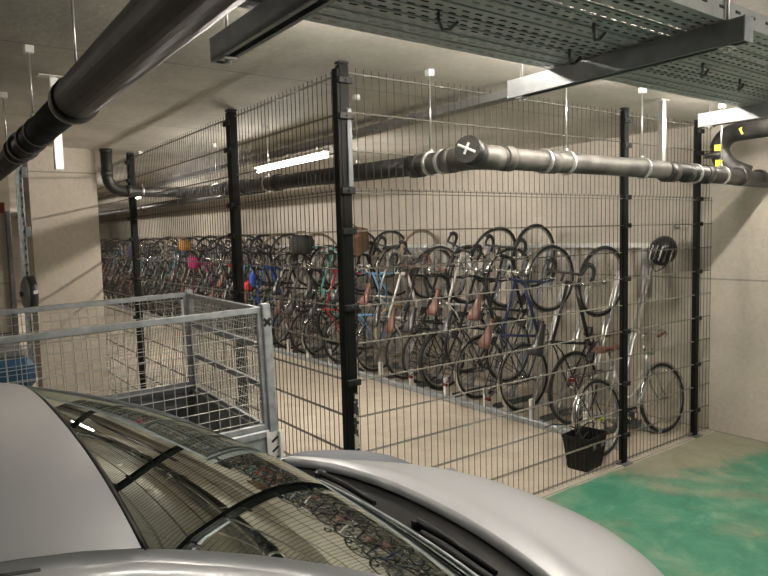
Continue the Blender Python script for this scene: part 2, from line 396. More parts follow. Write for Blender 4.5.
def make_bike(kind):
    t = empty('bicycle'); allobj.append(t)
    fm = MB(); bb = (.44, 0, .28); tr = .014
    if kind == 'ladies':
        st = (.30, 0, .74); hd0 = (.885, 0, .60); hd1 = (.845, 0, .78)
        fm.tube([bb, (.37, 0, .5), st], tr, 8)
        fm.tube([(.88, 0, .62), (.72, 0, .42), (.58, 0, .33), bb], .018, 8)
        fm.tube([(.86, 0, .70), (.70, 0, .53), (.55, 0, .44), (.385, 0, .43)], .013, 8)
    else:
        st = (.30, 0, .80); hd0 = (.885, 0, .66); hd1 = (.855, 0, .81)
        fm.tube([bb, st], tr, 8)
        fm.tube([(.88, 0, .68), bb], .0175, 8)
        fm.tube([(.858, 0, .785), (.313, 0, .77)], .0145, 8)
    fm.tube([hd0, hd1], .019, 8)
    for s in (-1, 1):
        fm.tube([(0, s*.06, WR), (.30, s*.045, WR-.045), (.43, s*.025, .285)], .0085, 6)
        fm.tube([(0, s*.06, WR), (.25, s*.035, .66), (.30, s*.012, .76)], .0075, 6)
    fm.tube([(.44, -.038, .28), (.44, .038, .28)], .021, 10)
    addp('frame', fm.mesh('frame', M['blackpart']), t)
    fk = MB(); fk.tube([hd1, (.838, 0, .89 if kind == 'ladies' else .87)], .014, 8)
    for s in (-1, 1):
        fk.tube([(.89, 0, .655 if kind != 'ladies' else .60), (.90, s*.03, .64 if kind != 'ladies' else .60), (.912, s*.05, .60), (.955, s*.054, .46), (HUBF, s*.054, WR)], [.014, .013, .012, .010, .008], 6)
    addp('fork', fk.mesh('fork', M['blackpart']), t)
    # handlebar
    hb = MB(); gp = []
    if kind == 'race':
        hb.tube([(.838, 0, .87), (.92, 0, .875)], .012, 8)
        c = (.925, 0, .875)
        hb.tube([(.925, -.2, .875), (.925, .2, .875)], .012, 8)
        for s in (-1, 1):
            pts = [(.925, s*.19, .875), (.96, s*.205, .875), (1.0, s*.21, .868), (1.03, s*.212, .84), (1.03, s*.213, .80), (1.005, s*.215, .765), (.96, s*.215, .75), (.90, s*.215, .75)]
            hb.tube(pts, .013, 7)
            hb.tube([(1.01, s*.21, .89), (1.045, s*.205, .86), (1.05, s*.21, .80), (1.03, s*.215, .76)], [.014, .009, .006, .005], 6)
            gp.append([(1.015, s*.2115, .857), (1.03, s*.212, .84), (1.03, s*.213, .80), (1.005, s*.215, .765), (.96, s*.215, .75), (.90, s*.215, .75)])
    elif kind == 'ladies':
        hb.tube([(.838, 0, .88), (.835, 0, .96), (.87, 0, .985)], .0125, 8)
        for s in (-1, 1):
            hb.tube([(.87, 0, .985), (.885, s*.10, 1.0), (.87, s*.2, 1.02), (.80, s*.275, 1.01), (.68, s*.29, .985)], .0115, 8)
            hb.tube([(.85, s*.22, 1.005), (.83, s*.275, .985), (.74, s*.31, .965)], .006, 5)
            gp.append([(.79, s*.277, 1.008), (.67, s*.291, .983)])
        hb.torus((.86, .15, 1.03), .012, .01, 10, 6, axis='z')
    else:
        hb.tube([(.838, 0, .87), (.835, 0, .90), (.90, 0, .93)], .014, 8)
        hb.tube([(.88, -.30, .945), (.895, -.15, .94), (.905, 0, .93), (.895, .15, .94), (.88, .30, .945)], .011, 8)
        for s in (-1, 1):
            hb.tube([(.90, s*.17, .935), (.935, s*.2, .92), (.935, s*.28, .915)], .006, 5)
            hb.tube([(.89, s*.16, .94), (.96, s*.1, .90), (.90, s*.01, .78)], .003, 4)
            gp.append([(.888, s*.19, .942), (.878, s*.305, .946)])
    h = addp('handlebar', hb.mesh('handlebar', M['chrome'] if kind != 'race' else M['blackpart']), t)
    for g in gp: addp('grip', MB().tube(g, .0165, 8).mesh('grip', M['blackpart']), h)
    # saddle
    sy = .0 if kind != 'ladies' else -.03
    prof = [(-.14, .068, .0), (-.12, .082, .008), (-.07, .078, .006), (-.01, .048, .0), (.06, .026, -.002), (.12, .02, .0), (.15, .012, -.006)]
    rows = []
    for x, w, z in prof:
        rows.append([(x+.27, w*math.cos(a), .945+sy+z+(.028*math.sin(a) if math.sin(a) > 0 else .03*math.sin(a))) for a in [2*math.pi*k/12 for k in range(12)]])
    sd = MB().grid(rows, True, True); sd.add(rows[0], [list(range(12))], False); sd.add(rows[-1], [list(range(12))[::-1]], False)
    sdo = addp('saddle', sd.mesh('saddle', M['brown']), t)
    sr = MB()
    sr.tube([(.305, 0, .75), (.272, 0, .91+sy)], .0125, 8)
    for s in (-1, 1): sr.tube([(.16, s*.03, .935+sy), (.22, s*.022, .912+sy), (.32, s*.022, .912+sy), (.39, s*.012, .935+sy)], .004, 5)
    addp('seatpost', sr.mesh('seatpost', M['chrome']), t)
    # wheels
    for n, x in (('front', HUBF), ('rear', 0)):
        w = addp('wheel', W_R, t, (x, 0, WR))
        addp('tyre', W_T, w); addp('spokes', W_S, w); addp('hub', W_H, w)
        w['which'] = n
    # crank
    ck = MB(); ck.torus((.44, -.048, .28), .088, .004, 28, 4); ck.torus((.44, -.048, .28), .03, .006, 12, 4)
    for i in range(5):
        a = R(72*i+20); ck.tube([(.44, -.048, .28), (.44+.086*math.cos(a), -.048, .28+.086*math.sin(a))], .006, 4, caps=False)
    ca = R(-35)
    for s in (-1, 1): ck.tube([(.44, s*.062, .28), (.44+s*.17*math.cos(ca), s*.072, .28+s*.17*math.sin(ca))], [.012, .009], 6)
    c = addp('crankset', ck.mesh('crankset', M['blackpart']), t)
    for s in (-1, 1):
        pd = MB().bevbox((.44+s*.17*math.cos(ca), s*.12, .28+s*.17*math.sin(ca)), (.09, .085, .024), .006)
        pd.tube([(.44+s*.17*math.cos(ca), s*.07, .28+s*.17*math.sin(ca)), (.44+s*.17*math.cos(ca), s*.16, .28+s*.17*math.sin(ca))], .007, 5)
        addp('pedal', pd.mesh('pedal', M['plasticblack']), c)
    ch = MB(); ch.tube([(.44, -.048, .368), (0, -.045, WR+.035)], .005, 4); ch.tube([(.44, -.048, .192), (.05, -.045, WR-.10), (-.0, -.045, WR-.045)], .005, 4)
    ch.torus((0, -.045, WR), .04, .006, 16, 4); ch.bevbox((.015, -.05, WR-.075), (.03, .02, .1), .005)
    addp('chain', ch.mesh('chain', M['galvdark']), t)
    if kind in ('ladies', 'city'):
        for x, a0, a1 in ((HUBF, 20, 185), (0, 20, 215)):
            rows = []
            for i in range(19):
                a = R(a0+(a1-a0)*i/18); rows.append([(x+(WR+.018-.012*abs(k)**2)*math.cos(a), k*.026, WR+(WR+.018-.012*abs(k)**2)*math.sin(a)) for k in (-1, -.5, 0, .5, 1)])
            m = MB().grid(rows)
            rows2 = [[(p[0]*.0+(x+(p[0]-x)*.994), p[1], WR+(p[2]-WR)*.994) for p in r] for r in rows]; m.grid(rows2)
            for s in (-1, 1): m.tube([(x, s*.055, WR), (x+(WR+.01)*math.cos(R(a0+115 if x == 0 else a0+10)), s*.026, WR+(WR+.01)*math.sin(R(a0+115 if x == 0 else a0+10)))], .0022, 4)
            o = addp('mudguard', m.mesh('mudguard', M['chrome']), t); o['which'] = 'front' if x else 'rear'
        rk = MB()
        for s in (-1, 1):
            rk.tube([(.22, s*.05, .73), (.12, s*.06, .735), (-.26, s*.06, .735), (-.29, s*.02, .735)], .005, 5)
            rk.tube([(-.02, s*.065, WR), (-.12, s*.07, .55), (-.14, s*.06, .735)], .005, 5)
            rk.tube([(-.0, s*.065, WR), (.08, s*.065, .735)], .004, 5)
        for x in (-.2, -.1, 0, .1): rk.tube([(x, -.06, .735), (x, .06, .735)], .004, 4)
        addp('luggage_rack', rk.mesh('luggage_rack', M['blackpart']), t)
        li = MB().lathe([(.001, .03), (.028, .028), (.034, .01), (.03, -.02), (.012, -.035)], (0, 0, 0), 'x', 14)
        o = addp('headlamp', li.mesh('headlamp', M['chrome']), t, (.93, 0, .80))
        o = addp('rear_lamp', MB().bevbox((0, 0, 0), (.03, .06, .035), .006).mesh('rear_lamp', M['red']), t, (-.31, 0, .72))
    if kind != 'race':
        kb = MB().tube([(.38, .04, .27), (.30, .07, .20), (.22, .075, .17)], .007, 6); addp('kickstand', kb.mesh('kickstand', M['galvdark']), t)
    return t
def frame_mat(name, col, metal=.0, rough=.32): return pm(name, col, rough, metal)
FC = {'black': frame_mat('black_paint', (.015, .015, .016)), 'navy blue': frame_mat('navy_paint', (.02, .035, .10)),
      'white': frame_mat('white_paint', (.66, .65, .62)), 'silver': frame_mat('silver_paint', (.50, .50, .49), .7),
      'light blue': frame_mat('lightblue_paint', (.16, .36, .58)), 'red': frame_mat('red_paint', (.42, .03, .035)),
      'bright blue': frame_mat('blue_paint', (.02, .12, .50)), 'grey': frame_mat('grey_paint', (.13, .13, .14)),
      'green': frame_mat('green_paint', (.03, .11, .07)), 'turquoise': frame_mat('turquoise_paint', (.10, .42, .36)), 'cream': frame_mat('cream_paint', (.60, .52, .36)),
      'magenta': frame_mat('magenta_paint', (.55, .03, .22)), 'orange': frame_mat('orange_paint', (.55, .24, .04))}
def slot_mat(o, m):
    o.material_slots[0].link = 'OBJECT'; o.material_slots[0].material = m
def copy_bike(proto):
    r = proto.copy(); C.objects.link(r); new = []
    def rec(src, dst):
        for ch in [c for c in allobj_proto[proto.name] if c.parent == src]:
            d = ch.copy(); C.objects.link(d); d.parent = dst; new.append(d); rec(ch, d)
    rec(proto, r)
    return r, new
protos = {}; allobj_proto = {}
for k in ('race', 'city', 'ladies'):
    allobj.clear(); protos[k] = make_bike(k); allobj_proto[protos[k].name] = list(allobj)
used = {}
def place_bike(kind, loc, rot, col, label, group, saddle='brown', tyre='rubber', steer=0, gripm=None, fender=None, fork=None, bar=None):
    p = protos[kind]
    if kind not in used:
        used[kind] = True; r = p; new = [o for o in allobj_proto[p.name] if o is not p]
        pend.append((r, new, loc, rot, col, label, group, saddle, tyre, steer, gripm, fender, fork, bar, p)); return r, new
    r, new = copy_bike(p)
    pend.append((r, new, loc, rot, col, label, group, saddle, tyre, steer, gripm, fender, fork, bar, p))
    return r, new
pend = []
def finish_bikes():
    for (r, new, loc, rot, col, label, group, saddle, tyre, steer, gripm, fender, fork, bar, p) in pend:
        r.location = loc; r.rotation_euler = rot
        if r.data is None: tag(r, label, 'bicycle', group)
        piv = Vector((.87, 0, .73)); ax = Vector((-.21, 0, .98)).normalized()
        S = Matrix.Translation(piv) @ Matrix.Rotation(R(steer), 4, ax) @ Matrix.Translation(-piv)
        for o in new:
            base = o.name.split('.')[0]
            if base == 'frame': slot_mat(o, FC[col])
            elif base == 'seatpost' and bar: slot_mat(o, bar)
            elif base == 'fork': slot_mat(o, fork or FC[col])
            elif base == 'saddle': slot_mat(o, M[saddle])
            elif base == 'tyre': slot_mat(o, M[tyre])
            elif base == 'grip' and gripm: slot_mat(o, gripm)
            elif base == 'mudguard' and fender: slot_mat(o, fender)
            elif base == 'handlebar' and bar: slot_mat(o, bar)
            if steer and (base in ('fork', 'handlebar', 'headlamp') or (base in ('wheel', 'mudguard') and o.get('which') == 'front')):
                o.matrix_basis = S @ Matrix.Translation(o.location)
        for o in new:
            if 'which' in o: del o['which']
GR = 'bicycles leaning nose-up in the rack'
ORD = ['first', 'second', 'third', 'fourth', 'fifth', 'sixth', 'seventh', 'eighth', 'ninth', 'tenth', 'eleventh', 'twelfth', 'thirteenth', 'fourteenth', 'fifteenth', 'sixteenth', 'seventeenth', 'eighteenth', 'nineteenth', 'twentieth']
def ordn(n):
    n += 1
    if n <= 20: return ORD[n-1]
    return {20: 'twenty', 30: 'thirty', 40: 'forty', 50: 'fifty', 60: 'sixty'}[n//10*10] + ('-'+ORD[n % 10-1] if n % 10 else 'th').replace('yth', 'ieth')
KN = {'race': 'racing bicycle', 'city': 'city bicycle', 'ladies': 'step-through bicycle'}
# y, high?, kind, colour, saddle, tyre, what is special
slots = [
 (.80, 0, 'race', 'black', 'blacksad', 'rubber', 'black racing bicycle hanging nearest the helmet, its front wheel clear of the others'),
 (1.38, 0, 'city', 'navy blue', 'brown', 'rubber', 'navy blue bicycle with brown saddle, second from the helmet end of the rack'),
 (1.70, 1, 'race', 'black', 'brown', 'rubber', 'black racing bicycle on a high slot with its front wheel above the navy one'),
 (2.02, 0, 'city', 'black', 'blacksad', 'rubber', 'black city bicycle leaning low between two high racing bicycles'),
 (2.30, 1, 'race', 'white', 'brown', 'rubber', 'white framed racing bicycle on a high slot, largest wheel against the bare wall'),
 (2.62, 0, 'city', 'black', 'blacksad', 'rubber', 'black bicycle with dark horizontal top tube left of the white racing one'),
 (2.95, 0, 'race', 'black', 'brown', 'rubber', 'slim black bicycle with a drooping brown saddle beside the pale frames'),
 (3.30, 0, 'race', 'white', 'blacksad', 'rubber', 'white slim frame bicycle hanging left of the black pair'),
 (3.62, 1, 'race', 'silver', 'brown', 'tan', 'silver bicycle with tan tyres raised right of the wicker basket'),
 (3.95, 0, 'ladies', 'light blue', 'brown', 'rubber', 'light blue step-through bicycle carrying a brown wicker basket'),
 (4.30, 1, 'race', 'black', 'blacksad', 'rubber', 'black racing bicycle mostly hidden behind the corner post'),
 (4.62, 0, 'race', 'red', 'blacksad', 'rubber', 'red racing bicycle just left of the corner post'),
 (4.95, 1, 'city', 'turquoise', 'blacksad', 'rubber', 'turquoise bicycle raised behind the red one'),
 (5.28, 0, 'city', 'black', 'blacksad', 'rubber', 'black bicycle with a dark bag on its handlebar'),
 (5.60, 0, 'race', 'grey', 'brown', 'rubber', 'grey racing bicycle beneath the dark bag'),
 (5.92, 1, 'city', 'black', 'blacksad', 'tan', 'black bicycle with tan tyres raised high, right of the bright blue one'),
 (6.25, 0, 'race', 'white', 'blacksad', 'rubber', 'white racing bicycle standing low right of the bright blue one'),
 (6.85, 0, 'city', 'bright blue', 'brown', 'rubber', 'bright blue bicycle left of the corner post with a blue fork'),
 (7.15, 1, 'race', 'black', 'blacksad', 'rubber', 'black racing bicycle raised directly left of the bright blue one'),
]
TH = 67.5
def tilt_place(y, zoff, th=TH, xr=2.93):
    t = R(th); hx, hz = xr+.0*zoff, .375+zoff
    return (hx+WR*math.sin(t), y, hz-WR*math.cos(t))
count = 0
bike_roots = []
def rack_bike(y, hi, kind, col, saddle, tyre, label, group=None, gripm=None):
    z = .225*hi + (.0 if hi else -.0); th = TH + rnd.uniform(-3.0, 3.0) + (1.5 if hi else 0)
    xr = 2.93 + (.09 if hi else 0) + rnd.uniform(-.01, .03)
    loc = tilt_place(y, z, th, xr)
    fork = FC[col] if rnd.random() < .6 else M['chrome']
    r, new = place_bike(kind, loc, (rnd.uniform(-.03, .03), -R(th), rnd.uniform(-.04, .04)), col, label, group, saddle, tyre, rnd.uniform(-22, 22), gripm, M['blackpart'] if rnd.random() < .6 else M['chrome'], fork)
    bike_roots.append(r); return r
for i, s in enumerate(slots):
    g = M['brown'] if i in (5, 6) else (FC['turquoise'] if s[3] == 'turquoise' else None)
    rack_bike(*s, group=GR, gripm=g)
y = 7.45; n = len(slots)
cols = ['black', 'black', 'grey', 'black', 'silver', 'black', 'white', 'red', 'green', 'black', 'navy blue', 'black', 'cream', 'grey', 'light blue', 'black']
while y < 20.4:
    col = cols[rnd.randrange(len(cols))]; kind = ['race', 'city', 'ladies', 'city'][rnd.randrange(4)]
    hi = n % 2
    col = 'magenta' if abs(y-9.65) < .17 else col
    rack_bike(y, hi, kind, col, ['blacksad', 'blacksad', 'brown'][rnd.randrange(3)], 'rubber' if rnd.random() < .85 else 'tan',
              '%s %s in a %s slot, %s in the rack counted from the helmet' % (col, KN[kind], 'raised' if hi else 'low', ordn(n)), group=GR)
    n += 1; y += .315+rnd.uniform(-.03, .04)

# silver bicycle parked along the fence
steel_f = pm('polished_steel', (.66, .66, .64), .2, .95)
def lookrot(a, lean=0): return (R(lean), 0, R(a))
parked, _ = place_bike('ladies', (2.49, .19, 0), (R(-8), 0, R(1)), 'silver', 'silver step-through bicycle with brown grips and saddle parked along the fence by the wall', None, 'brown', 'rubber', -6, M['brown'], steel_f, steel_f, steel_f)
finish_bikes(); parked.scale = (.91, .91, .91)
bpy.context.view_layer.update()
# wicker basket, bags: hung on handlebars of particular bicycles
def hb_point(r, local=(1.02, 0, .93)): return r.matrix_world @ Vector(local)
def basket(loc, rot, mat, name, label, w=.30, d=.22, h=.22, cat='basket'):
    t = MB()
    rows = []
    for zz, k in ((0, .80), (.03, .84), (h, 1.0), (h+.012, 1.03), (h, .97), (.03, .78), (.02, .0)):
        rows.append([(k*w/2*(abs(math.cos(a))**.5)*(1 if math.cos(a) > 0 else -1), k*d/2*(abs(math.sin(a))**.5)*(1 if math.sin(a) > 0 else -1), zz) for a in [2*math.pi*i/28 for i in range(28)]])
    t.grid(rows, True, True)
    t.add([(p[0]*.8, p[1]*.8, 0) for p in [(w/2*(abs(math.cos(a))**.5)*(1 if math.cos(a) > 0 else -1), d/2*(abs(math.sin(a))**.5)*(1 if math.sin(a) > 0 else -1)) for a in [2*math.pi*i/28 for i in range(28)]]], [list(range(28))[::-1]])
    o = t.build(name, mat); o.location = loc; o.rotation_euler = rot; tag(o, label, cat); return o
bk = basket((2.66, 3.86, 1.62), (R(8), R(-24), .1), M['wicker'], 'wicker_basket', 'brown wicker basket hanging tilted on the light blue bicycle, right of the corner post', .30, .34, .24)
hd = MB().tube([(0, -.17, .22), (0, -.15, .32), (0, 0, .38), (0, .15, .32), (0, .17, .22)], .009, 6).build('handle', M['wicker'], bk)
def bag(name, loc, dim, mat, label, cat='bag', rot=(0, 0, 0)):
    rows = []
    w, d, h = dim
    for i, k in enumerate((.0, .7, .95, 1.0, .98, .85, .5, 0)):
        zz = [-.5, -.47, -.3, 0, .25, .42, .49, .5][i]*h
        rows.append([(k*w/2*(abs(math.cos(a))**.6)*(1 if math.cos(a) > 0 else -1), k*d/2*(abs(math.sin(a))**.6)*(1 if math.sin(a) > 0 else -1)*(1+.06*math.sin(3*a+i)), zz+.01*math.sin(5*a+i)) for a in [2*math.pi*q/20 for q in range(20)]])
    o = MB().grid(rows, True, True).build(name, mat); o.location = loc; o.rotation_euler = rot; tag(o, label, cat)
    MB().tube([(0, -d*.25, h*.46), (0, -d*.2, h*.72), (0, d*.2, h*.72), (0, d*.25, h*.46)], .008, 5).build('strap', mat, o)
    return o
bag('shoulder_bag', (2.72, 5.40, 1.70), (.22, .40, .26), pm('dark_cloth', (.03, .032, .03), .8), 'dark cloth bag resting on handlebars left of the corner post', rot=(0, 0, .2))
bag('orange_bag', (2.72, 10.35, 1.70), (.2, .42, .2), pm('ochre_cloth', (.42, .22, .05), .8), 'ochre bag lying on top of the far bicycles above the pink cover')
bag('saddle_cover', (2.62, 9.65, 1.36), (.15, .34, .22), pm('pink_cloth', (.55, .04, .20), .7), 'bright pink cover hanging among the far bicycles', 'cover')
bag('blue_panel_bag', (2.6, 6.85, 1.14), (.08, .15, .2), pm('blue_cloth', (.02, .08, .40), .7), 'bright blue bag hanging from the bright blue bicycle')
bag('cloth_pouch', (2.62, 7.1, 1.02), (.1, .14, .14), pm('red_cloth', (.55, .03, .03), .7), 'small red pouch hanging beside the bright blue bag')
bag('rain_cover', (2.7, 14.1, 1.55), (.2, .5, .3), pm('navy_cloth', (.02, .04, .12), .7), 'navy cover over a handlebar at the far end of the rack', 'cover')

# ---------------------------------------------------------------- rack
t = tag(empty('bicycle_rack', (2.72, 0, 0)), 'long galvanised floor beam with short uprights carrying the leaning bicycles', 'rack')
MB().bevbox((0, 10.35, .032), (.07, 20.3, .055), .006).build('floor_beam', M['galv'], t)
MB().bevbox((.62, 10.35, .03), (.05, 20.3, .04), .006).build('rear_beam', M['galv'], t)
for i in range(34):
    yy = .52+i*.6
    MB().bevbox((0, yy, .155), (.05, .035, .19), .004).build('upright', M['white'], t)
    mb = MB(); mb.bevbox((.33, yy-.1, .055), (.62, .05, .012), .003); mb.bevbox((.33, yy-.125, .075), (.62, .006, .04), .002); mb.bevbox((.33, yy-.075, .075), (.62, .006, .04), .002)
    mb.build('tyre_channel', M['galvdark'], t)
for i in range(66):
    yy = .50+i*.303; hi = i % 2
    a = Vector((3.735, yy, 1.62)); b = Vector((3.10, yy, .10))
    mb = MB(); d = (a-b).normalized(); nrm = Vector((-d.z, 0, d.x)); n2 = Vector((0, 1, 0))
    rows = []
    for p in (b, a):
        rows.append([p+n2*.020+nrm*.028-Vector((2.72, 0, 0)), p+n2*.017-Vector((2.72, 0, 0)), p-n2*.017-Vector((2.72, 0, 0)), p-n2*.020+nrm*.028-Vector((2.72, 0, 0)), p-n2*.023+nrm*.028-Vector((2.72, 0, 0)), p-n2*.023-nrm*.006-Vector((2.72, 0, 0)), p+n2*.023-nrm*.006-Vector((2.72, 0, 0)), p+n2*.023+nrm*.028-Vector((2.72, 0, 0))])
    mb.grid(rows, False, True)
    mb.add(rows[0], [list(range(8))]); mb.add(rows[1], [list(range(8))[::-1]])
    mb.build('guide_rail', M['galv'] if i > 3 else M['zinc'], t)
t = tag(empty('wall_rail', (3.74, 0, 0)), 'bright horizontal steel rail fixed along the wall behind the bicycles', 'rail')
MB().bevbox((0, 10.6, 1.645), (.035, 20.1, .05), .004).build('rail_profile', M['zinc'], t)
for i in range(18):
    MB().bevbox((.006, .62+i*1.15, 1.42), (.03, .06, .5), .004).build('bracket', M['galv'], t)

# ---------------------------------------------------------------- helmet
t = tag(empty('bicycle_helmet', (3.62, .36, 1.60)), 'black vented bicycle helmet hung at the end of the wall rail', 'helmet')
rows = []
for i in range(9):
    ph = R(90*i/8); rr = math.cos(ph)
    rows.append([(.125*math.sin(ph) if i else -.01, .115*rr*math.cos(a)*(1+.05*math.cos(2*a)), .14*rr*math.sin(a)) for a in [2*math.pi*k/24 for k in range(24)]])
rows = [[(-p[0], p[1], p[2]) for p in r] for r in rows]
MB().grid(rows, True, True).grid([[(p[0]*.9+.004, p[1]*.93, p[2]*.93) for p in r] for r in rows], True, True).build('shell', pm('helmet_black', (.02, .02, .022), .25), t)
for k in range(5):
    yy = (k-2)*.042
    pts = []
    for j in range(9):
        z = -.115+.0235*j; q = max(0.02, 1-(yy/.118)**2-(z/.143)**2); pts.append((-.125*math.sqrt(q)-.004, yy, z))
    MB().tube(pts[:6], .0065, 5).build('vent_rib', M['grey_plastic'] if k % 2 else M['white'], t)
MB().tube([(.0, -.09, .0), (.02, -.05, -.15), (.02, .0, -.2), (.02, .05, -.15), (0, .09, 0)], .005, 4).build('chin_strap', M['plasticblack'], t)
t.rotation_euler = (R(18), R(18), R(30))
o = MB().tube([(3.775, .30, 1.80), (3.70, .30, 1.80), (3.68, .30, 1.83)], .012, 6).build('wall_hook', M['zinc']); tag(o, 'small steel hook on the wall just above the helmet', 'hook')

# ---------------------------------------------------------------- black crate on the floor
t = tag(empty('basket_crate', (2.20, .15, 0.0), (0, 0, R(8))), 'black plastic bicycle basket standing on the floor behind the mesh', 'basket')
t.scale = (.88, .88, .92)
mb = MB()
rows = []
for z, w, d in ((.0, .24, .17), (.0, .25, .18), (.02, .26, .19), (.26, .33, .24), (.27, .345, .255), (.285, .345, .255), (.285, .32, .23), (.03, .245, .175), (.028, .0, .0)):
    rows.append([(sx*w/2, sy*d/2, z) for sx, sy in ((-1, -1), (-.9, -1.04), (.9, -1.04), (1, -1), (1.03, 0), (1, 1), (0, 1), (-1, 1), (-1.03, 0))])
mb.grid(rows, False, True)
mb.add(rows[0], [list(range(9))])
mb.build('bucket', M['plasticblack'], t)
for s in (-1, 1): MB().bevbox((s*.07, -.125, .20), (.05, .012, .035), .004).build('slot_trim', M['grey_plastic'], t)
MB().tube([(-.15, 0, .28), (-.13, -.02, .35), (0, -.03, .375), (.13, -.02, .35), (.15, 0, .28)], .006, 6).build('handle', M['blackpart'], t)
o = MB().tube([(2.33, .13, .33), (2.38, .12, .35), (2.42, .13, .335)], [.004, .012, .004], 6).build('reflector_strap', M['yg']); tag(o, 'small yellow green strap hanging over the black basket', 'strap')
o = MB().tube([(2.15, .20, .30), (2.05, .22, .34), (1.95, .25, .355), (1.88, .27, .34)], .006, 5).build('lock_cable', M['blackpart']); tag(o, 'thin black cable curling off the black basket', 'cable')

# ---------------------------------------------------------------- lamps
def lamp(name, loc, length, axis, mat, label, group):
    t = tag(empty(name, loc), label, 'lamp', group)
    mb = MB(); d = (length, .05, .035) if axis == 'x' else (.05, length, .035)
    MB().bevbox((0, 0, .035), d, .006).build('housing', M['white'], t)
    e = length/2-.02
    pts = [(-e, 0, -.01), (e, 0, -.01)] if axis == 'x' else [(0, -e, -.01), (0, e, -.01)]
    MB().tube(pts, .015, 12).build('tube', mat, t)
    if axis == 'y': MB().bevbox((0, 0, .014), (.15, length, .006), .002).build('added_reflector', M['white'], t)  # plate added to block the tube's upward light from the ceiling
    top = (2.597 if axis == 'y' else H)-loc[2]
    for s in (-1, 1):
        p = (s*length*.32, 0) if axis == 'x' else (0, s*length*.32)
        MB().bevbox((p[0], p[1], (.05+top)/2), (.016, .016, top-.05+.001), .002).build('hanger', M['zinc'], t)
    for s in (-1, 1):
        c = (s*(e+.012), 0, -.004) if axis == 'x' else (0, s*(e+.012), -.004)
        MB().bevbox(c, (.03, .05, .06) if axis == 'x' else (.05, .03, .06), .005).build('end_cap', M['white'], t)
    return t
for i, (yc, lab) in enumerate(((2.6, 'lit tube lamp left of the corner post above the nearest bicycles'), (7.2, 'lit tube lamp behind the second left post'), (11.8, 'lit tube lamp far down the cage'), (16.4, 'lit tube lamp at the far end of the cage'))):
    lamp('tube_lamp', (1.09, yc, 2.51), 1.46, 'y', M['tube'], lab, 'tube lamps hanging in the cage')
lamp('tube_lamp', (-.45, -.86, 2.64), .9, 'x', emis('lit_tube_left', LC, 60), 'lit tube lamp on the ceiling behind the perforated trays, above the corner of the car', 'tube lamps above the perforated trays')
lamp('tube_lamp', (1.05, -.86, 2.64), 1.46, 'x', M['tube2'], 'lit tube lamp on the ceiling behind the perforated trays, left of the wall', 'tube lamps above the perforated trays')
lamp('tube_lamp', (2.85, -.86, 2.64), 1.2, 'x', M['tube2'], 'lit tube lamp on the ceiling behind the perforated trays, close to the wall', 'tube lamps above the perforated trays')
lamp('tube_lamp', (1.1, -3.7, 2.50), 1.46, 'x', emis('added_tube_drive', LC, 60), 'unseen tube lamp added over the driveway to brighten the car, nearer the wall', 'tube lamps added over the driveway')  # unseen lamp behind the camera, added to brighten car and ceiling
lamp('tube_lamp', (-3.9, 2.2, 2.63), 1.46, 'x', emis('lit_tube_bay_left', LC, 31), 'lit tube lamp above the trailer bay, outside the picture', 'tube lamps above the trailer bay')
# lighting trunking
t = tag(empty('lighting_trunking', (1.09, 0, 2.60)), 'long slim steel trunking under the ceiling carrying the cage lamps', 'trunking')
mb = MB().bevbox((0, 9.9, 0), (.10, 21.4, .008), .002); mb.bevbox((-.05, 9.9, .022), (.004, 21.4, .045), .001); mb.bevbox((.05, 9.9, .022), (.004, 21.4, .045), .001)
mb.build('channel', pm('trunking_grey', (.25, .25, .24), .8), t)
for i in range(12):
    MB().tube([(0, .3+i*1.8, .0), (0, .3+i*1.8, H-2.60)], .004, 6).build('hanger_rod', M['zinc'], t)
for i in range(4):
    pass

# ---------------------------------------------------------------- pipes
def smooth_path(pts, r=.12, n=6):
    """round the corners of a polyline"""
    P = [Vector(p) for p in pts]; out = [P[0]]
    for i in range(1, len(P)-1):
        a, b, c = P[i-1], P[i], P[i+1]; u = (a-b).normalized(); v = (c-b).normalized()
        s, e = b+u*r, b+v*r
        for k in range(n+1):
            q = k/n; out.append(s*(1-q)**2+b*2*q*(1-q)+e*q*q)
    out.append(P[-1]); return out
def band(mb_parent, c, axis, r, w=.03, mat=None, name='pipe_clamp'):
    ax = {'x': Vector((1, 0, 0)), 'y': Vector((0, 1, 0)), 'z': Vector((0, 0, 1))}[axis]
    c = Vector(c); m = MB().tube([c-ax*w/2, c+ax*w/2], r, 24)
    return m.build(name, mat or M['stain_steel'], mb_parent)
def hanger(x, y, ztop, zbot, label, group, r=.0045):
    t = tag(empty('hanger_rod', (x, y, zbot)), label, 'hanger', group)
    MB().tube([(0, 0, 0), (0, 0, ztop-zbot-.02)], r, 8).build('rod', M['zinc'], t)
    MB().bevbox((0, 0, ztop-zbot-.018), (.04, .04, .035), .004).build('bracket', M['white'], t)
    MB().tube([(0, 0, -.004), (0, 0, .018)], .010, 6).build('nut', M['zinc'], t)
    return t
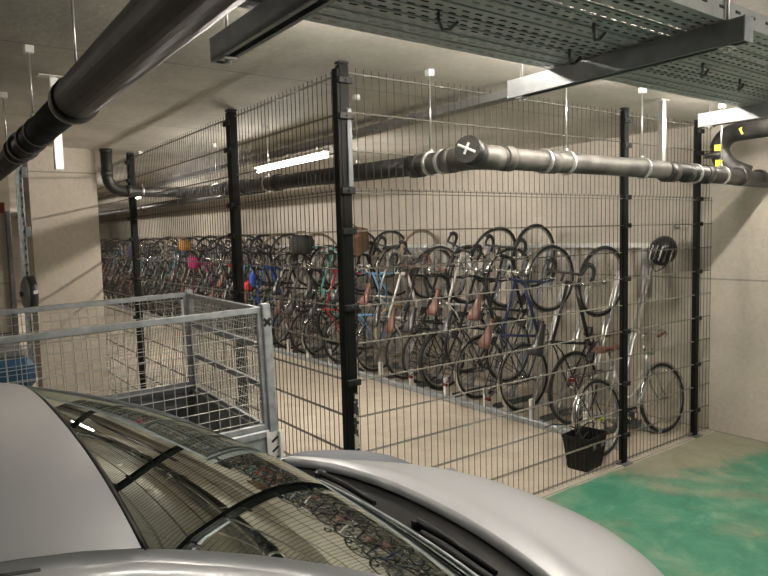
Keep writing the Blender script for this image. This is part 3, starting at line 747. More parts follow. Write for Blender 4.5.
# waste pipe along the fence (x run) then through the fence (y run)
PR = .058
t = tag(empty('drain_pipe', (.48, -.45, 2.19)), 'long dusty drain pipe crossing in front of the fence and turning back over the cage', 'pipe')
o = (.48, -.45, 2.19)
L = lambda *q: (q[0]-o[0], q[1]-o[1], q[2]-o[2])
MB().tube([L(.60, -.45, 2.192), L(2.30, -.45, 2.192)], PR, 24).build('straight_pipe', M['dustpipe'], t)
MB().tube([L(2.30, -.45, 2.19), L(3.72, -.45, 2.165)], PR+.002, 24).build('dark_pipe', M['castiron'], t)
MB().tube([L(.5, -.32, 2.19), L(.5, .05, 2.195)], PR+.001, 24).build('straight_pipe', M['dustpipe'], t)
MB().tube([L(.5, .05, 2.195), L(.5, 3.7, 2.285)], PR-.002, 24).build('cage_pipe', M['castiron'], t)
el = smooth_path([L(.66, -.45, 2.192), L(.5, -.45, 2.192), L(.5, -.28, 2.192)], .10, 8)
MB().tube(el, PR+.006, 24).build('elbow', M['dustpipe'], t)
# cleanout cap with a cross handle at the elbow, facing the viewer
MB().tube([L(.50, -.45, 2.20), L(.40, -.49, 2.22)], [PR+.012, PR+.012], 24).build('cleanout_cap', M['castiron'], t)
mb = MB(); cc = Vector(L(.392, -.494, 2.222)); a = Vector((-.04, .1, .05)).normalized(); b = Vector((.02, -.04, .1)).normalized()
mb.tube([cc-a*.05, cc+a*.05], .007, 5); mb.tube([cc-b*.03, cc+b*.03], .007, 5); mb.build('cap_cross', M['white'], t)
for xx, w, r in ((.72, .06, PR+.009), (1.07, .09, PR+.008), (2.30, .11, PR+.010), (2.52, .05, PR+.008), (2.78, .07, PR+.010), (3.02, .05, PR+.008), (3.3, .12, PR+.012), (3.60, .05, PR+.008)):
    band(t, L(xx, -.45, 2.192 if xx < 2.3 else 2.18), 'x', r, w, M['dustpipe'] if xx < 2 else M['castiron'], 'coupling')
for xx in (1.02, 1.22, 1.98, 2.62, 3.0):
    band(t, L(xx, -.45, 2.192 if xx < 2.3 else 2.18), 'x', PR+.012, .018)
for yy in (-.20, -.10, .75, 1.9, 3.0):
    band(t, L(.5, yy, 2.192+max(0, yy)*.025), 'y', PR+.010 if yy < 0 else PR+.006, .02)
for yy, w in ((-.26, .06), (.02, .08), (1.75, .09), (2.35, .09), (2.7, .1)):
    band(t, L(.5, yy, 2.192+max(0, yy)*.025), 'y', PR+.009, w, M['castiron'] if yy > 0 else M['dustpipe'], 'coupling')
# white joints on ceilings
hanger(.5, -.10, H, 2.255, 'white hanger rod holding the drain pipe right of the corner post', 'hanger rods of the drain pipe')
hanger(1.22, -.45, H, 2.255, 'white hanger rod holding the drain pipe under the first strut', 'hanger rods of the drain pipe')
hanger(1.98, -.45, H, 2.255, 'white hanger rod holding the drain pipe in front of the second last post', 'hanger rods of the drain pipe')
hanger(3.0, -.45, H, 2.245, 'thin hanger rod holding the dark pipe beside the last post', 'hanger rods of the drain pipe')
hanger(.5, .62, H, 2.27, 'hanger rod inside the cage just right of the corner post', 'hanger rods of the drain pipe')
hanger(.5, 1.9, H, 2.30, 'hanger rod inside the cage between lamp and second left post', 'hanger rods of the drain pipe')
hanger(.5, 3.0, H, 2.32, 'hanger rod inside the cage left of the second left post', 'hanger rods of the drain pipe')
# the far cross pipe with a drop from the ceiling
t = tag(empty('down_pipe', (-.27, 3.8, 2.3)), 'black drain pipe dropping from the ceiling beside the pillar and bending right', 'pipe')
pts = smooth_path([(0, 0, .40), (0, 0, 0), (.78, 0, 0)], .16, 10)
MB().tube(pts, .052, 24).build('bent_pipe', M['castiron'], t)
for c, a, w in (((0, 0, .385), 'z', .03), ((0, 0, .17), 'z', .05), ((.19, 0, .0), 'x', .05), ((.70, 0, 0), 'x', .08)): band(t, c, a, .058, w, M['castiron'], 'coupling')
band(t, (.32, 0, 0), 'x', .060, .02)
hanger(.05, 3.8, H, 2.36, 'short hanger rod holding the black pipe beside the pillar', 'hanger rods beside the pillar')
# second pipe deeper in the cage
t = tag(empty('supply_pipe', (2.2, 14, 2.50)), 'dark pipe running deep along the cage ceiling below the far lamps', 'pipe')
MB().tube([(0, -8.5, 0), (0, 6.6, .05)], .06, 16).build('straight_pipe', M['castiron'], t)
for k in range(6): band(t, (0, -7.5+2.4*k, .005*k), 'y', .067, .05, M['castiron'], 'coupling'); MB().tube([(0, -7.2+2.4*k, .05), (0, -7.2+2.4*k, .198)], .005, 6).build('hanger', M['zinc'], t)
# large overhead pipe above the trailer
t = tag(empty('large_pipe', (-1.35, 0, 2.31)), 'thick black soil pipe running diagonally overhead at the upper left', 'pipe')
MB().tube([(0, -6.8, .02), (0, -.30, .0)], .072, 32).build('wide_pipe', M['castiron'], t)
MB().tube([(0, -.36, 0), (0, 5.9, -.03)], .060, 32).build('narrow_pipe', M['castiron'], t)
for yy, r, w in ((-.34, .080, .06), (.42, .066, .05), (.66, .069, .06), (.92, .075, .05), (1.12, .071, .08), (3.0, .067, .1)): band(t, (0, yy, -.003), 'y', r, w, M['castiron'], 'coupling')
for yy, r in ((-.295, .077), (.96, .072)): band(t, (0, yy, -.003), 'y', r, .014)
hanger(-1.35, -.40, H, 2.39, 'thin rod over the thick pipe near the upper left corner', 'hanger rods of the thick pipe')
hanger(-1.36, .50, H, 2.385, 'rod and ceiling bracket on the thick pipe, right one of the two small brackets', 'hanger rods of the thick pipe')
hanger(-1.35, 1.58, H, 2.38, 'rod and ceiling bracket at the left edge of the picture', 'hanger rods of the thick pipe')
# T bracket channel
t = tag(empty('channel_bracket', (-1.17, 1.03, 2.2)), 'grey channel with a ceiling plate hanging behind the thick pipe before the pillar', 'bracket')
MB().bevbox((0, 0, .495), (.16, .06, .008), .002).build('ceiling_plate', M['zinc'], t)
mb = MB(); mb.box((0, 0, .25), (.041, .003, .49)); mb.box((-.02, .016, .25), (.003, .035, .49)); mb.box((.02, .016, .25), (.003, .035, .49)); mb.build('channel', M['zinc'], t)
t = tag(empty('channel_bracket', (2.44, -.33, 2.13)), 'pale vertical channel rising from the drain pipe to the ceiling beside the last post', 'bracket')
mb = MB(); mb.box((0, 0, .285), (.041, .003, .565)); mb.box((-.02, .016, .285), (.003, .035, .565)); mb.box((.02, .016, .285), (.003, .035, .565)); mb.build('channel', M['zinc'], t)
MB().bevbox((0, .02, .562), (.1, .06, .008), .002).build('ceiling_plate', M['zinc'], t)
# black bent pipe with yellow labels at the right edge
t = tag(empty('insulated_pipe', (3.42, -.45, 2.2)), 'black insulated pipe bend with yellow tape curving down onto the drain pipe', 'pipe')
pts = smooth_path([(-.02, -1.3, .36), (-.04, .20, .33), (-.05, .20, .10), (.0, .0, .0)], .15, 8)
MB().tube(pts, .072, 24).build('bent_pipe', M['castiron'], t)
for c, up_ in (((-.035, .02, .33), 60), ((-.05, .205, .22), 0), ((-.05, .195, .10), 0)):
    d = Vector((-.9, -.43, .05 if up_ else 0)).normalized(); p = Vector(c)+d*.073
    rot = d.to_track_quat('Z', 'Y').to_matrix() @ Matrix.Rotation(R(25 if up_ else 0), 3, 'Z')
    MB().bevbox(p, (.055, .05, .004), .001, rot).build('tape_label', M['yellow'], t)
for (a, b) in (((-.07, .22, .185), (-.07, .22, .15)),): MB().tube([a, b], .079, 24).build('coupling', M['castiron'], t)

# ---------------------------------------------------------------- cable trays and struts
def tray(y0, y1, label):
    w = y1-y0; yc = (y0+y1)/2
    t = tag(empty('cable_tray', (.8, yc, 2.425)), label, 'cable tray')
    x0, x1 = -3.2, 2.9
    m = MB()
    m.add([(x0, -w/2, 0), (x1, -w/2, 0), (x1, w/2, 0), (x0, w/2, 0)], [(0, 1, 2, 3)])
    m.build('perforated_base', M['tray'], t)
    for s in (-1, 1):
        m = MB(); m.bevbox(((x0+x1)/2, s*w/2, .028), (x1-x0, .0025, .058), .001); m.bevbox(((x0+x1)/2, s*(w/2-.006), .057), (x1-x0, .014, .0025), .001); m.build('side_wall', M['traysolid'], t)
    for s in (-.5, -.17, .17, .5):
        MB().bevbox(((x0+x1)/2, s*w*.6, -.002), (x1-x0, .006, .004), .001).build('stiffening_rib', M['traysolid'], t)
    m = MB()
    for k in range(60):
        xx = x0+.05+k*.1
        m.bevbox((xx, -w/2-.002, .035), (.028, .003, .009), .001)
    m.build('side_slots', M['blackpart'], t)
    return t
tray(-1.515, -1.19, 'perforated steel cable tray nearer the fence, with lamp light in its slots')
tray(-1.85, -1.525, 'perforated steel cable tray on the driveway side, behind the other tray')
# loose cable ties and bundles hanging from the tray
for k, (x, y, lab) in enumerate(((-.62, -1.45, 'black cable tie end poking through the tray near its left strut'), (-.15, -1.62, 'black cable tie end under the middle of the trays'), (.02, -1.40, 'black hooked cable tie under the tray left of the long strut'), (.62, -1.55, 'black cable tie under the trays right of the long strut'), (1.02, -1.5, 'black cable tie with a long loop under the right part of the trays'))):
    o = MB().tube([(x, y, 2.43), (x, y, 2.40), (x+.03, y+.02, 2.385), (x+.07, y+.03, 2.395), (x+.10, y+.03, 2.42)], .005, 5).build('cable_tie', M['blackpart']); tag(o, lab, 'cable tie')
# cables added in the trays to darken the slots and hide the lamp
cr = random.Random(3)
yy = -1.84
while yy < -1.335:
    if not -1.545 < yy < -1.495:
        r = cr.uniform(.006, .012); z = 2.4275+r
        x1 = 2.8
        o = MB().tube([(-3.1, yy, z), (-1.2, yy+cr.uniform(-.004, .004), z), (.6, yy+cr.uniform(-.004, .004), z), (x1, yy, z)], r, 6).build('cable', M['blackpart'])
        tag(o, 'dark cable added in the driveway side tray to darken its slots' if yy < -1.52 else 'dark cable added in the tray nearer the fence to hide the lamp', 'cable', 'cables added in the driveway side tray' if yy < -1.52 else 'cables added in the tray nearer the fence')
        yy += r
        yy += .012
    yy += .008
def strut(x, y0, y1, label, rods):
    t = tag(empty('support_strut', (x, 0, 2.385)), label, 'strut', 'steel struts carrying the cable trays')
    m = MB(); L_ = y1-y0; yc = (y0+y1)/2
    m.box((0, yc, .0285), (.05, L_, .003)); m.box((-.0245, yc, -.006), (.003, L_, .068)); m.box((.0245, yc, -.006), (.003, L_, .068))
    m.box((-.0175, yc, -.039), (.013, L_, .003)); m.box((.0175, yc, -.039), (.013, L_, .003))
    m.build('channel', M['strut'], t)
    for s, yy in ((-1, y0), (1, y1)):
        MB().bevbox((0, yy, -.005), (.054, .005, .074), .001).build('end_plate', M['galv'], t)
    for yy in rods:
        MB().tube([(0, yy, -.06), (0, yy, H-2.385)], .005, 8).build('threaded_rod', M['zinc'], t)
        MB().bevbox((0, yy, -.044), (.04, .04, .006), .001).build('washer_plate', M['zinc'], t)
        MB().tube([(0, yy, -.058), (0, yy, -.046)], .011, 6).build('nut', M['zinc'], t)
strut(-1.05, -2.0, -.92, 'slotted steel strut under the trays at the upper left beside the thick pipe', (-1.90, -.99))
strut(.17, -1.92, -1.0, 'long steel strut under the trays in the upper middle, its far end brightly lit', (-1.86, -1.05))
strut(1.66, -1.92, -1.0, 'steel strut under the trays at the right, above the yellow taped pipe', (-1.86, -1.05))

# ---------------------------------------------------------------- trailer with mesh sides
TX0, TX1, TY0, TY1 = -3.05, -.425, .09, 1.30
tr = tag(empty('box_trailer', ((TX0+TX1)/2, (TY0+TY1)/2, 0), (0, R(-1.5), R(-2.6))), 'galvanised box trailer with tall wire mesh sides standing between the car and the fence', 'trailer')
cx, cy = (TX0+TX1)/2, (TY0+TY1)/2
hx, hy = (TX1-TX0)/2, (TY1-TY0)/2
ZT, ZM, ZB = 1.44, .83, .58
def mesh_side(name, a, b, z0, z1, midrails=(), pitch=.05, fr=.030, par=None):
    """framed wire mesh gate from a to b (xy) on the trailer"""
    a = Vector((*a, 0)); b = Vector((*b, 0)); d = (b-a); Ln = d.length; u = d.normalized(); ang = math.atan2(u.y, u.x); rot = Matrix.Rotation(ang, 3, 'Z')
    t = MB(); mid = (a+b)/2
    t.bevbox((mid.x, mid.y, z1-fr/2), (Ln, fr*.8, fr), .003, rot); t.bevbox((mid.x, mid.y, z0+fr/2), (Ln, fr*.8, fr), .003, rot)
    for p in (a+u*fr/2, b-u*fr/2): t.bevbox((p.x, p.y, (z0+z1)/2), (fr, fr*.85, z1-z0), .003, rot)
    for z in midrails: t.bevbox((mid.x, mid.y, z), (Ln, fr*.8, fr), .003, rot)
    o = t.build(name, M['galv'], par)
    w = MB(); n = int(Ln/pitch); nz = int((z1-z0)/pitch)
    for i in range(1, n+1):
        p = a+u*(Ln*i/(n+1)); w.tube([(p.x, p.y, z0), (p.x, p.y, z1)], .0019, 4, caps=False)
    nrm = Vector((-u.y, u.x, 0))*.0035
    for k in range(1, nz+1):
        z = z0+(z1-z0)*k/(nz+1); w.tube([(a.x+nrm.x, a.y+nrm.y, z), (b.x+nrm.x, b.y+nrm.y, z)], .0019, 4, caps=False)
    w.build('wire_mesh', M['meshwire'], o)
    return o
mesh_side('mesh_side', (-hx, -hy), (hx, -hy), ZM, ZT, par=tr)
mesh_side('mesh_side', (-hx, hy), (hx, hy), ZM, ZT, par=tr)
mesh_side('mesh_gate', (hx-.0, -hy+.03), (hx-.0, hy-.03), ZM-.02, ZT-.005, midrails=(1.24, 1.04), pitch=.025, par=tr)
mesh_side('mesh_gate', (-hx, -hy), (-hx, hy), ZM, ZT, par=tr)
for sx in (-1, 1):
    for sy in (-1, 1):
        o = MB().bevbox((sx*(hx+.012), sy*(hy+.008), (ZM-.02+ZT)/2), (.045, .045, ZT-ZM+.05), .005).build('corner_post', M['galv'], tr)
        if sy == -1 and sx == 1:
            m = MB()
            for an in (45, 135): m.bevbox((hx+.012, -hy-.031, ZT-.075), (.05, .003, .015), .001, Matrix.Rotation(R(an), 3, 'Y'))
            m.build('cross_cutout', M['blackpart'], o)
MB().bevbox((hx-.05, hy-.05, 1.19), (.014, .006, .42), .002).build('lashing_strap', M['white'], tr)
# lower side boards
for s in (-1, 1):
    m = MB(); m.bevbox((0, s*hy, (ZM+ZB)/2-.015), (2*hx, .03, ZM-ZB-.02), .004); m.bevbox((0, s*hy, ZM-.02), (2*hx, .045, .04), .006); m.bevbox((0, s*(hy-.012), (ZM+ZB)/2), (2*hx, .02, .03), .004)
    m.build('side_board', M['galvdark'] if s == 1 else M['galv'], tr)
    m = MB(); m.bevbox((s*hx, 0, (ZM+ZB)/2-.015), (.03, 2*hy, ZM-ZB-.02), .004); m.bevbox((s*hx, 0, ZM-.03), (.045, 2*hy, .03), .006); m.build('end_board', M['galv'], tr)
MB().bevbox((0, 0, ZB), (2*hx, 2*hy, .02), .003).build('load_floor', M['plywood'], tr)
# white corner plate with slots
pl = MB().bevbox((hx+.035, -hy+.0, ZM-.12), (.012, .10, .22), .003, Matrix.Rotation(R(0), 3, 'Z')).build('corner_plate', M['white'], tr)
m = MB()
for k in range(4): m.bevbox((hx+.0422, -hy+.0, ZM-.05-.05*k), (.002, .05, .012), .0008, Matrix.Rotation(R(25), 3, 'X'))
m.build('slots', M['blackpart'], pl)
pl = MB().bevbox((hx+.012, -hy-.028, ZM-.12), (.085, .006, .22), .002).build('corner_plate', M['white'], tr)
m = MB()
for k in range(4): m.bevbox((hx+.012, -hy-.0318, ZM-.05-.05*k), (.04, .0015, .012), .0005, Matrix.Rotation(R(-35), 3, 'Y'))
m.build('slots', M['blackpart'], pl)
# chassis and wheels
m = MB()
for s in (-1, 1): m.bevbox((0, s*.38, ZB-.07), (2*hx, .05, .1), .006)
for q in (-.9, -.3, .3, .9): m.bevbox((q, 0, ZB-.04), (.05, 2*hy-.1, .05), .005)
m.tube([(.1, -hy-.05, .29), (.1, hy+.05, .29)], .028, 10); m.build('chassis', M['galvdark'], tr)
for s in (-1, 1):
    c = (.1, s*(hy+.11), .29)
    w = MB().lathe([(.13, -.055), (.16, -.065), (.25, -.068), (.285, -.05), (.29, 0), (.285, .05), (.25, .068), (.16, .065), (.13, .055)], c, 'y', 32).build('wheel', M['rubber'], tr)
    MB().lathe([(.001, s*.02), (.06, s*.03), (.09, s*.0), (.14, s*.05), (.155, s*.06)], c, 'y', 24).build('wheel_rim', M['galv'], w)
    MB().torus((.1, s*(hy+.11), .29), .335, .10, 20, 8, 'y', 0.15, math.pi-.15, flat=.1).build('mudguard', M['plasticblack'], tr)
m = MB().bevbox((-hx-.55, 0, ZB-.12), (1.2, .07, .07), .006); m.tube([(-hx-.9, .07, .62), (-hx-.9, .07, .12)], .024, 10); m.bevbox((-hx-1.15, 0, ZB-.11), (.16, .09, .09), .02); m.build('drawbar', M['galvdark'], tr)
w = MB().lathe([(.02, -.03), (.09, -.03), (.1, 0), (.09, .03), (.02, .03)], (-hx-.9, .07, .1), 'y', 20).build('jockey_wheel', M['rubber'], tr)

# ---------------------------------------------------------------- things left of the pillar
t = tag(empty('guide_conduit', (-1.00, 3.80, 1.5)), 'steel guide rail with perforations running down the left edge of the pillar', 'rail')
m = MB().bevbox((0, 0, .16), (.012, .035, 2.0), .002); m.bevbox((-.028, .02, .16), (.045, .003, 2.0), .001); m.build('rail_profile', M['galv'], t)
m = MB()
for k in range(26): m.bevbox((-.01, -.0185, -.78+k*.075), (.012, .002, .03), .0006)
m.build('slots', M['blackpart'], t)
for z in (.95, .42): MB().bevbox((.02, .0, z), (.05, .045, .1), .006).build('fixing', M['galvdark'], t)
t = tag(empty('spring_reel', (-1.0, 3.76, 1.36), (0, 0, R(4))), 'round dark reel mounted at the foot of the guide rail beside the pillar', 'reel')
MB().lathe([(.001, -.055), (.05, -.055), (.150, -.035), (.16, -.03), (.16, .03), (.150, .035), (.05, .055), (.001, .055)], (0, 0, 0), 'x', 36).build('drum', M['blackpart'], t)
MB().lathe([(.001, -.062), (.12, -.058), (.155, -.04), (.155, -.034)], (0, 0, 0), 'x', 36).build('side_disc', M['grey_plastic'], t)
MB().tube([(-.06, 0, 0), (-.085, 0, 0)], .022, 12).build('axle', M['blackpart'], t)
MB().bevbox((.01, -.162, .02), (.035, .004, .03), .001).build('type_plate', M['white'], t)
MB().bevbox((0, .03, -.15), (.06, .05, .06), .008).build('foot', M['galv'], t)
# wheeled machine with blue cover
t = tag(empty('sweeper_machine', (-1.36, 3.25, 0)), 'blue and black wheeled cleaning machine standing behind the trailer at the left edge', 'machine')
MB().bevbox((0, 0, .42), (.50, .62, .5), .05).build('body', M['plasticblack'], t)
MB().bevbox((0, -.0, .77), (.52, .64, .26), .06).build('cover', M['blue_plastic'], t)
MB().bevbox((0, -.0, .94), (.42, .5, .12), .04).build('lid', M['grey_plastic'], t)
MB().tube([(-.22, .3, .85), (-.22, .45, 1.02), (.22, .45, 1.02), (.22, .3, .85)], .015, 8).build('push_handle', M['blackpart'], t)
for sx in (-1, 1):
    for sy in (-1, 1): MB().lathe([(.02, -.03), (.11, -.03), (.12, 0), (.11, .03), (.02, .03)], (sx*.22, sy*.22, .12), 'x', 20).build('wheel', M['rubber'], t)
# low pipe and cladding on the back wall left of the pillar
t = tag(empty('wall_pipe', (-1.4, 5.9, 2.24)), 'slim dark pipe along the back wall at the left edge', 'pipe')
MB().tube([(-5, 0, 0), (.46, 0, 0)], .02, 10).build('straight_pipe', M['castiron'], t)
MB().bevbox((.44, -.02, .0), (.06, .06, .12), .006).build('valve_box', M['red'], t)
struct('trim_2', MB().bevbox((-.90, 5.95, 1.1), (.05, .1, 2.2), .005), M['galvdark'])

# ---------------------------------------------------------------- car
YC = -1.375
def interp(tab, x):
    if x <= tab[0][0]: return tab[0][1]
    for (x0, v0), (x1, v1) in zip(tab, tab[1:]):
        if x <= x1:
            q = (x-x0)/(x1-x0); return v0+(v1-v0)*q
    return tab[-1][1]
def hermite(tab, x):
    n = len(tab)
    if x <= tab[0][0]: return tab[0][1]
    if x >= tab[-1][0]: return tab[-1][1]
    for i in range(n-1):
        if x <= tab[i+1][0]:
            x0, y0 = tab[i]; x1, y1 = tab[i+1]; h = x1-x0; q = (x-x0)/h
            m0 = (y1-y0)/h if i == 0 else .5*((y1-y0)/h+(y0-tab[i-1][1])/(x0-tab[i-1][0]))
            m1 = (y1-y0)/h if i == n-2 else .5*((y1-y0)/h+(tab[i+2][1]-y1)/(tab[i+2][0]-x1))
            return (2*q**3-3*q*q+1)*y0+(q**3-2*q*q+q)*h*m0+(-2*q**3+3*q*q)*y1+(q**3-q*q)*h*m1
PAINT = pm('silver_car_paint', (.50, .485, .475), .30, .55, 0, 20, 0, .8)
def paint():
    m, nt, b = new_mat('silver_car_paint')
    b.inputs['Base Color'].default_value = (.57, .58, .62, 1); b.inputs['Metallic'].default_value = .12; b.inputs['Roughness'].default_value = .38
    b.inputs['Coat Weight'].default_value = .7; b.inputs['Coat Roughness'].default_value = .06
    tc = nt.nodes.new('ShaderNodeTexCoord'); n = nt.nodes.new('ShaderNodeTexNoise'); n.inputs['Scale'].default_value = 3.5; n.inputs['Detail'].default_value = 8
    nt.links.new(tc.outputs['Object'], n.inputs['Vector']); nt.links.new(math_node(nt, 'MULTIPLY_ADD', n.outputs['Fac'], .22, .28), b.inputs['Roughness'])
    nt.links.new(math_node(nt, 'MULTIPLY_ADD', n.outputs['Fac'], .25, .03), b.inputs['Coat Roughness'])
    return m
PAINT = paint()
def glass():
    m, nt, b = new_mat('tinted_car_glass'); nt.nodes.remove(b)
    tr_ = nt.nodes.new('ShaderNodeBsdfTransparent'); tr_.inputs['Color'].default_value = (.10, .13, .12, 1)
    gl = nt.nodes.new('ShaderNodeBsdfGlossy'); gl.inputs['Roughness'].default_value = .015; gl.inputs['Color'].default_value = (.60, .65, .61, 1)
    lw = nt.nodes.new('ShaderNodeFresnel'); lw.inputs['IOR'].default_value = 1.34
    mx = nt.nodes.new('ShaderNodeMixShader')
    nt.links.new(lw.outputs[0], mx.inputs[0]); nt.links.new(tr_.outputs[0], mx.inputs[1]); nt.links.new(gl.outputs[0], mx.inputs[2])
    nt.links.new(mx.outputs[0], nt.nodes['Material Output'].inputs[0]); return m
GLASS = glass()
# top centre line z(x), half width at the shoulder, and half width of the greenhouse
ZC = [(-3.55, .95), (-3.50, 1.15), (-3.35, 1.38), (-3.1, 1.47), (-2.6, 1.515), (-2.1, 1.515), (-1.80, 1.490), (-1.62, 1.447), (-1.3, 1.325), (-1.05, 1.185), (-.84, 1.028)]
GH = [(-3.5, .50), (-3.2, .56), (-2.4, .65), (-1.8, .644), (-1.62, .637), (-1.2, .716), (-.80, .80)]   # half width of roof / screen edge
def topz(x, v):
    """v in -1..1 across the roof or windscreen"""
    drop = .046*(abs(v)**2.4)
    return hermite(ZC, x)-drop
car = tag(empty('hatchback_car', (0, 0, 0)), 'silver hatchback car in the foreground with its wide dark windscreen facing the fence', 'car')
def strip(xs, vs, hw, zf, off=0):
    return [[(x+off, YC+v*hw(x), zf(x, v)) for v in vs] for x in xs]
hwf = lambda x: hermite(GH, x)
V = [i/12-1 for i in range(25)]
def rooffront(v): return -1.632-.006*abs(v)**3     # front roof edge bows slightly back at the sides
NX = 24
rows = []
for i in range(NX+1):
    q = i/NX; r = []
    for v in V:
        v2 = v*.985; x = -3.25+(rooffront(v2)+3.25)*q
        r.append((x, YC+v2*hwf(x), topz(x, v2)))
    rows.append(r)
MB().grid(rows).build('roof', PAINT, car)
# windscreen
def glassbot(v): return -.845-.06*abs(v)**2.5
rows = []
for i in range(NX+1):
    q = i/NX; r = []
    for v in V:
        x0 = rooffront(v)+.012; x = x0+(glassbot(v)-x0)*q
        z = topz(x, v)-.004-.035*q*abs(v)**2
        r.append((x, YC+v*.985*hwf(x), z))
    rows.append(r)
WS = rows
o = MB().grid(rows).build('windscreen', GLASS, car)
# black ceramic border of the screen (slightly below the glass)
def off(p, d): return (p[0]-d*.45, p[1], p[2]-d*.9)
fr = MB()
def band_rows(i0, i1, j0, j1): return [[off(WS[i][j], .006) for j in range(j0, j1+1)] for i in range(i0, i1+1)]
fr.grid(band_rows(0, 3, 0, 24)); fr.grid(band_rows(NX-1, NX, 0, 24)); fr.grid(band_rows(0, NX, 0, 1)); fr.grid(band_rows(0, NX, 23, 24))
fr.build('screen_border', M['plasticblack'], car)
# bright trim along the lower edge of the screen
MB().tube([(p[0]+.004, p[1], p[2]+.002) for p in WS[-1]], .0045, 6).build('screen_trim', M['galv'], car)
fr = MB()
MB().tube([(p[0]-.008, p[1], p[2]+.001) for p in WS[0]], .006, 6).build('screen_seal', M['plasticblack'], car)
# mirror foot and sensor housing behind the glass
MB().bevbox((-1.50, YC, 1.33), (.12, .10, .06), .015, Matrix.Rotation(R(25), 3, 'Y')).build('mirror_foot', M['plasticblack'], car)
MB().bevbox((-1.60, YC, 1.27), (.03, .24, .07), .012).build('inner_mirror', M['plasticblack'], car)
# pillars: body strips left and right of the screen and roof, down to the belt line
BW = [(-3.6, .70), (-3.3, .80), (-2.4, .865), (-1.2, .875), (-.5, .865), (-.1, .80), (.08, .72), (.2, .55)]
ZBELT = [(-3.6, .98), (-2.4, .955), (-1.0, .93), (-.62, .915)]
for s in (-1, 1):
    rows = []
    n = 44
    for i in range(n+1):
        x = -3.25+(glassbot(1)-.0+3.25)*i/n
        z = topz(x, 1)-(.035*max(0, min(1, (x+1.66)/.8))); y0 = hwf(x)
        k = .985
        zz = topz(x, k)
        r = [(x, YC+s*y0*k*.999, zz-.001), (x, YC+s*(y0*k+.012), zz-.016), (x, YC+s*(y0+.02), z-.004), (x, YC+s*(y0+.05), z-.012), (x, YC+s*(y0+.075), z-.035), (x, YC+s*(y0+.082), z-.062), (x, YC+s*(y0+.072), z-.075)]
        rows.append(r)
    o = MB().grid(rows).build('roof_pillar', PAINT, car); fixn(o)
    # seam between roof skin and side
    MB().tube([(r[1][0], r[1][1], r[1][2]+.001) for r in rows[:int(n*.68)]], .006, 6).build('roof_seal', M['plasticblack'], car)
    # side glass
    rows2 = []
    for i in range(n+1):
        a = rows[i][6]; x = a[0]; zb = interp(ZBELT, x); r = []
        for q in (0, .33, .66, 1): r.append((x, a[1]+(YC+s*(interp(BW, x)-.02)-a[1])*q, a[2]+(min(zb, a[2]-.001)-a[2])*q))
        rows2.append(r)
    MB().grid(rows2[3:-3]).build('side_window', GLASS, car)
    o = MB().bevbox((-2.35, YC+s*.815, 1.16), (.09, .02, .42), .005, Matrix.Rotation(R(-s*-14), 3, 'X')).build('door_pillar', M['plasticblack'], car)
# body sides with sill and arches
def side_rows(s):
    rows = []
    for i in range(61):
        x = -3.62+(.06+3.62)*i/60; w = hermite(BW, x); zt = interp(ZBELT, x) if x < -.62 else hoodz(x, 1)
        prof = [(1.0-.03, zt), (1.0-.008, zt-.03), (1.0, zt-.10), (1.01, zt-.25), (1.0, .45), (.985, .30), (.94, .22)]
        r = []
        for k, z in prof:
            y = w*k
            for xc in (-.52, -3.02):
                d2 = (x-xc)**2+(z-.31)**2
                if d2 < .36**2 and z < .67: y = y-.0; z = .31+math.sqrt(max(0, .36**2-(x-xc)**2)) if z < .31+math.sqrt(max(0, .36**2-(x-xc)**2)) else z
            r.append((x, YC+s*y, z))
        rows.append(r)
    return rows
ZH = [(-.72, 1.005), (-.60, 1.000), (-.50, .985), (-.40, .966), (-.28, .936), (-.15, .885), (-.03, .81), (.06, .72), (.12, .62)]
def hoodz(x, v):
    c = hermite(ZH, x); return c-.055*abs(v)**2.2-.05*max(0, abs(v)-.75)*4*.5
def hoodfront(v): return .10-.36*abs(v)**2.6
def hoodrear(v): return -.625-.10*abs(v)**2.2
def hw_hood(x): return hermite(BW, x)
VH = [i/16-1 for i in range(33)]
rows = []
for i in range(31):
    q = i/30; r = []
    for v in VH:
        x = hoodrear(v)+(hoodfront(v)-hoodrear(v))*q
        k = .80
        sh = hoodz_s = hermite(ZH, -.62+(x-hoodrear(v))*(.72/(hoodfront(v)-hoodrear(v))) )
        xe = -.62+.72*q
        z = hermite(ZH, xe)-.050*abs(v)**2.2-.03*q*abs(v)**3
        if q < .16: z += .006*math.sin(q/.16*math.pi)
        r.append((x, YC+v*.745, z))
    rows.append(r)
HR = rows
MB().grid(rows).build('bonnet', PAINT, car)
# folded rear lip of the bonnet
lip = [[(p[0], p[1], p[2]) for p in rows[0]], [(p[0]-.012, p[1], p[2]-.006) for p in rows[0]], [(p[0]-.010, p[1], p[2]-.03) for p in rows[0]]]
MB().grid(lip).build('bonnet_lip', PAINT, car)
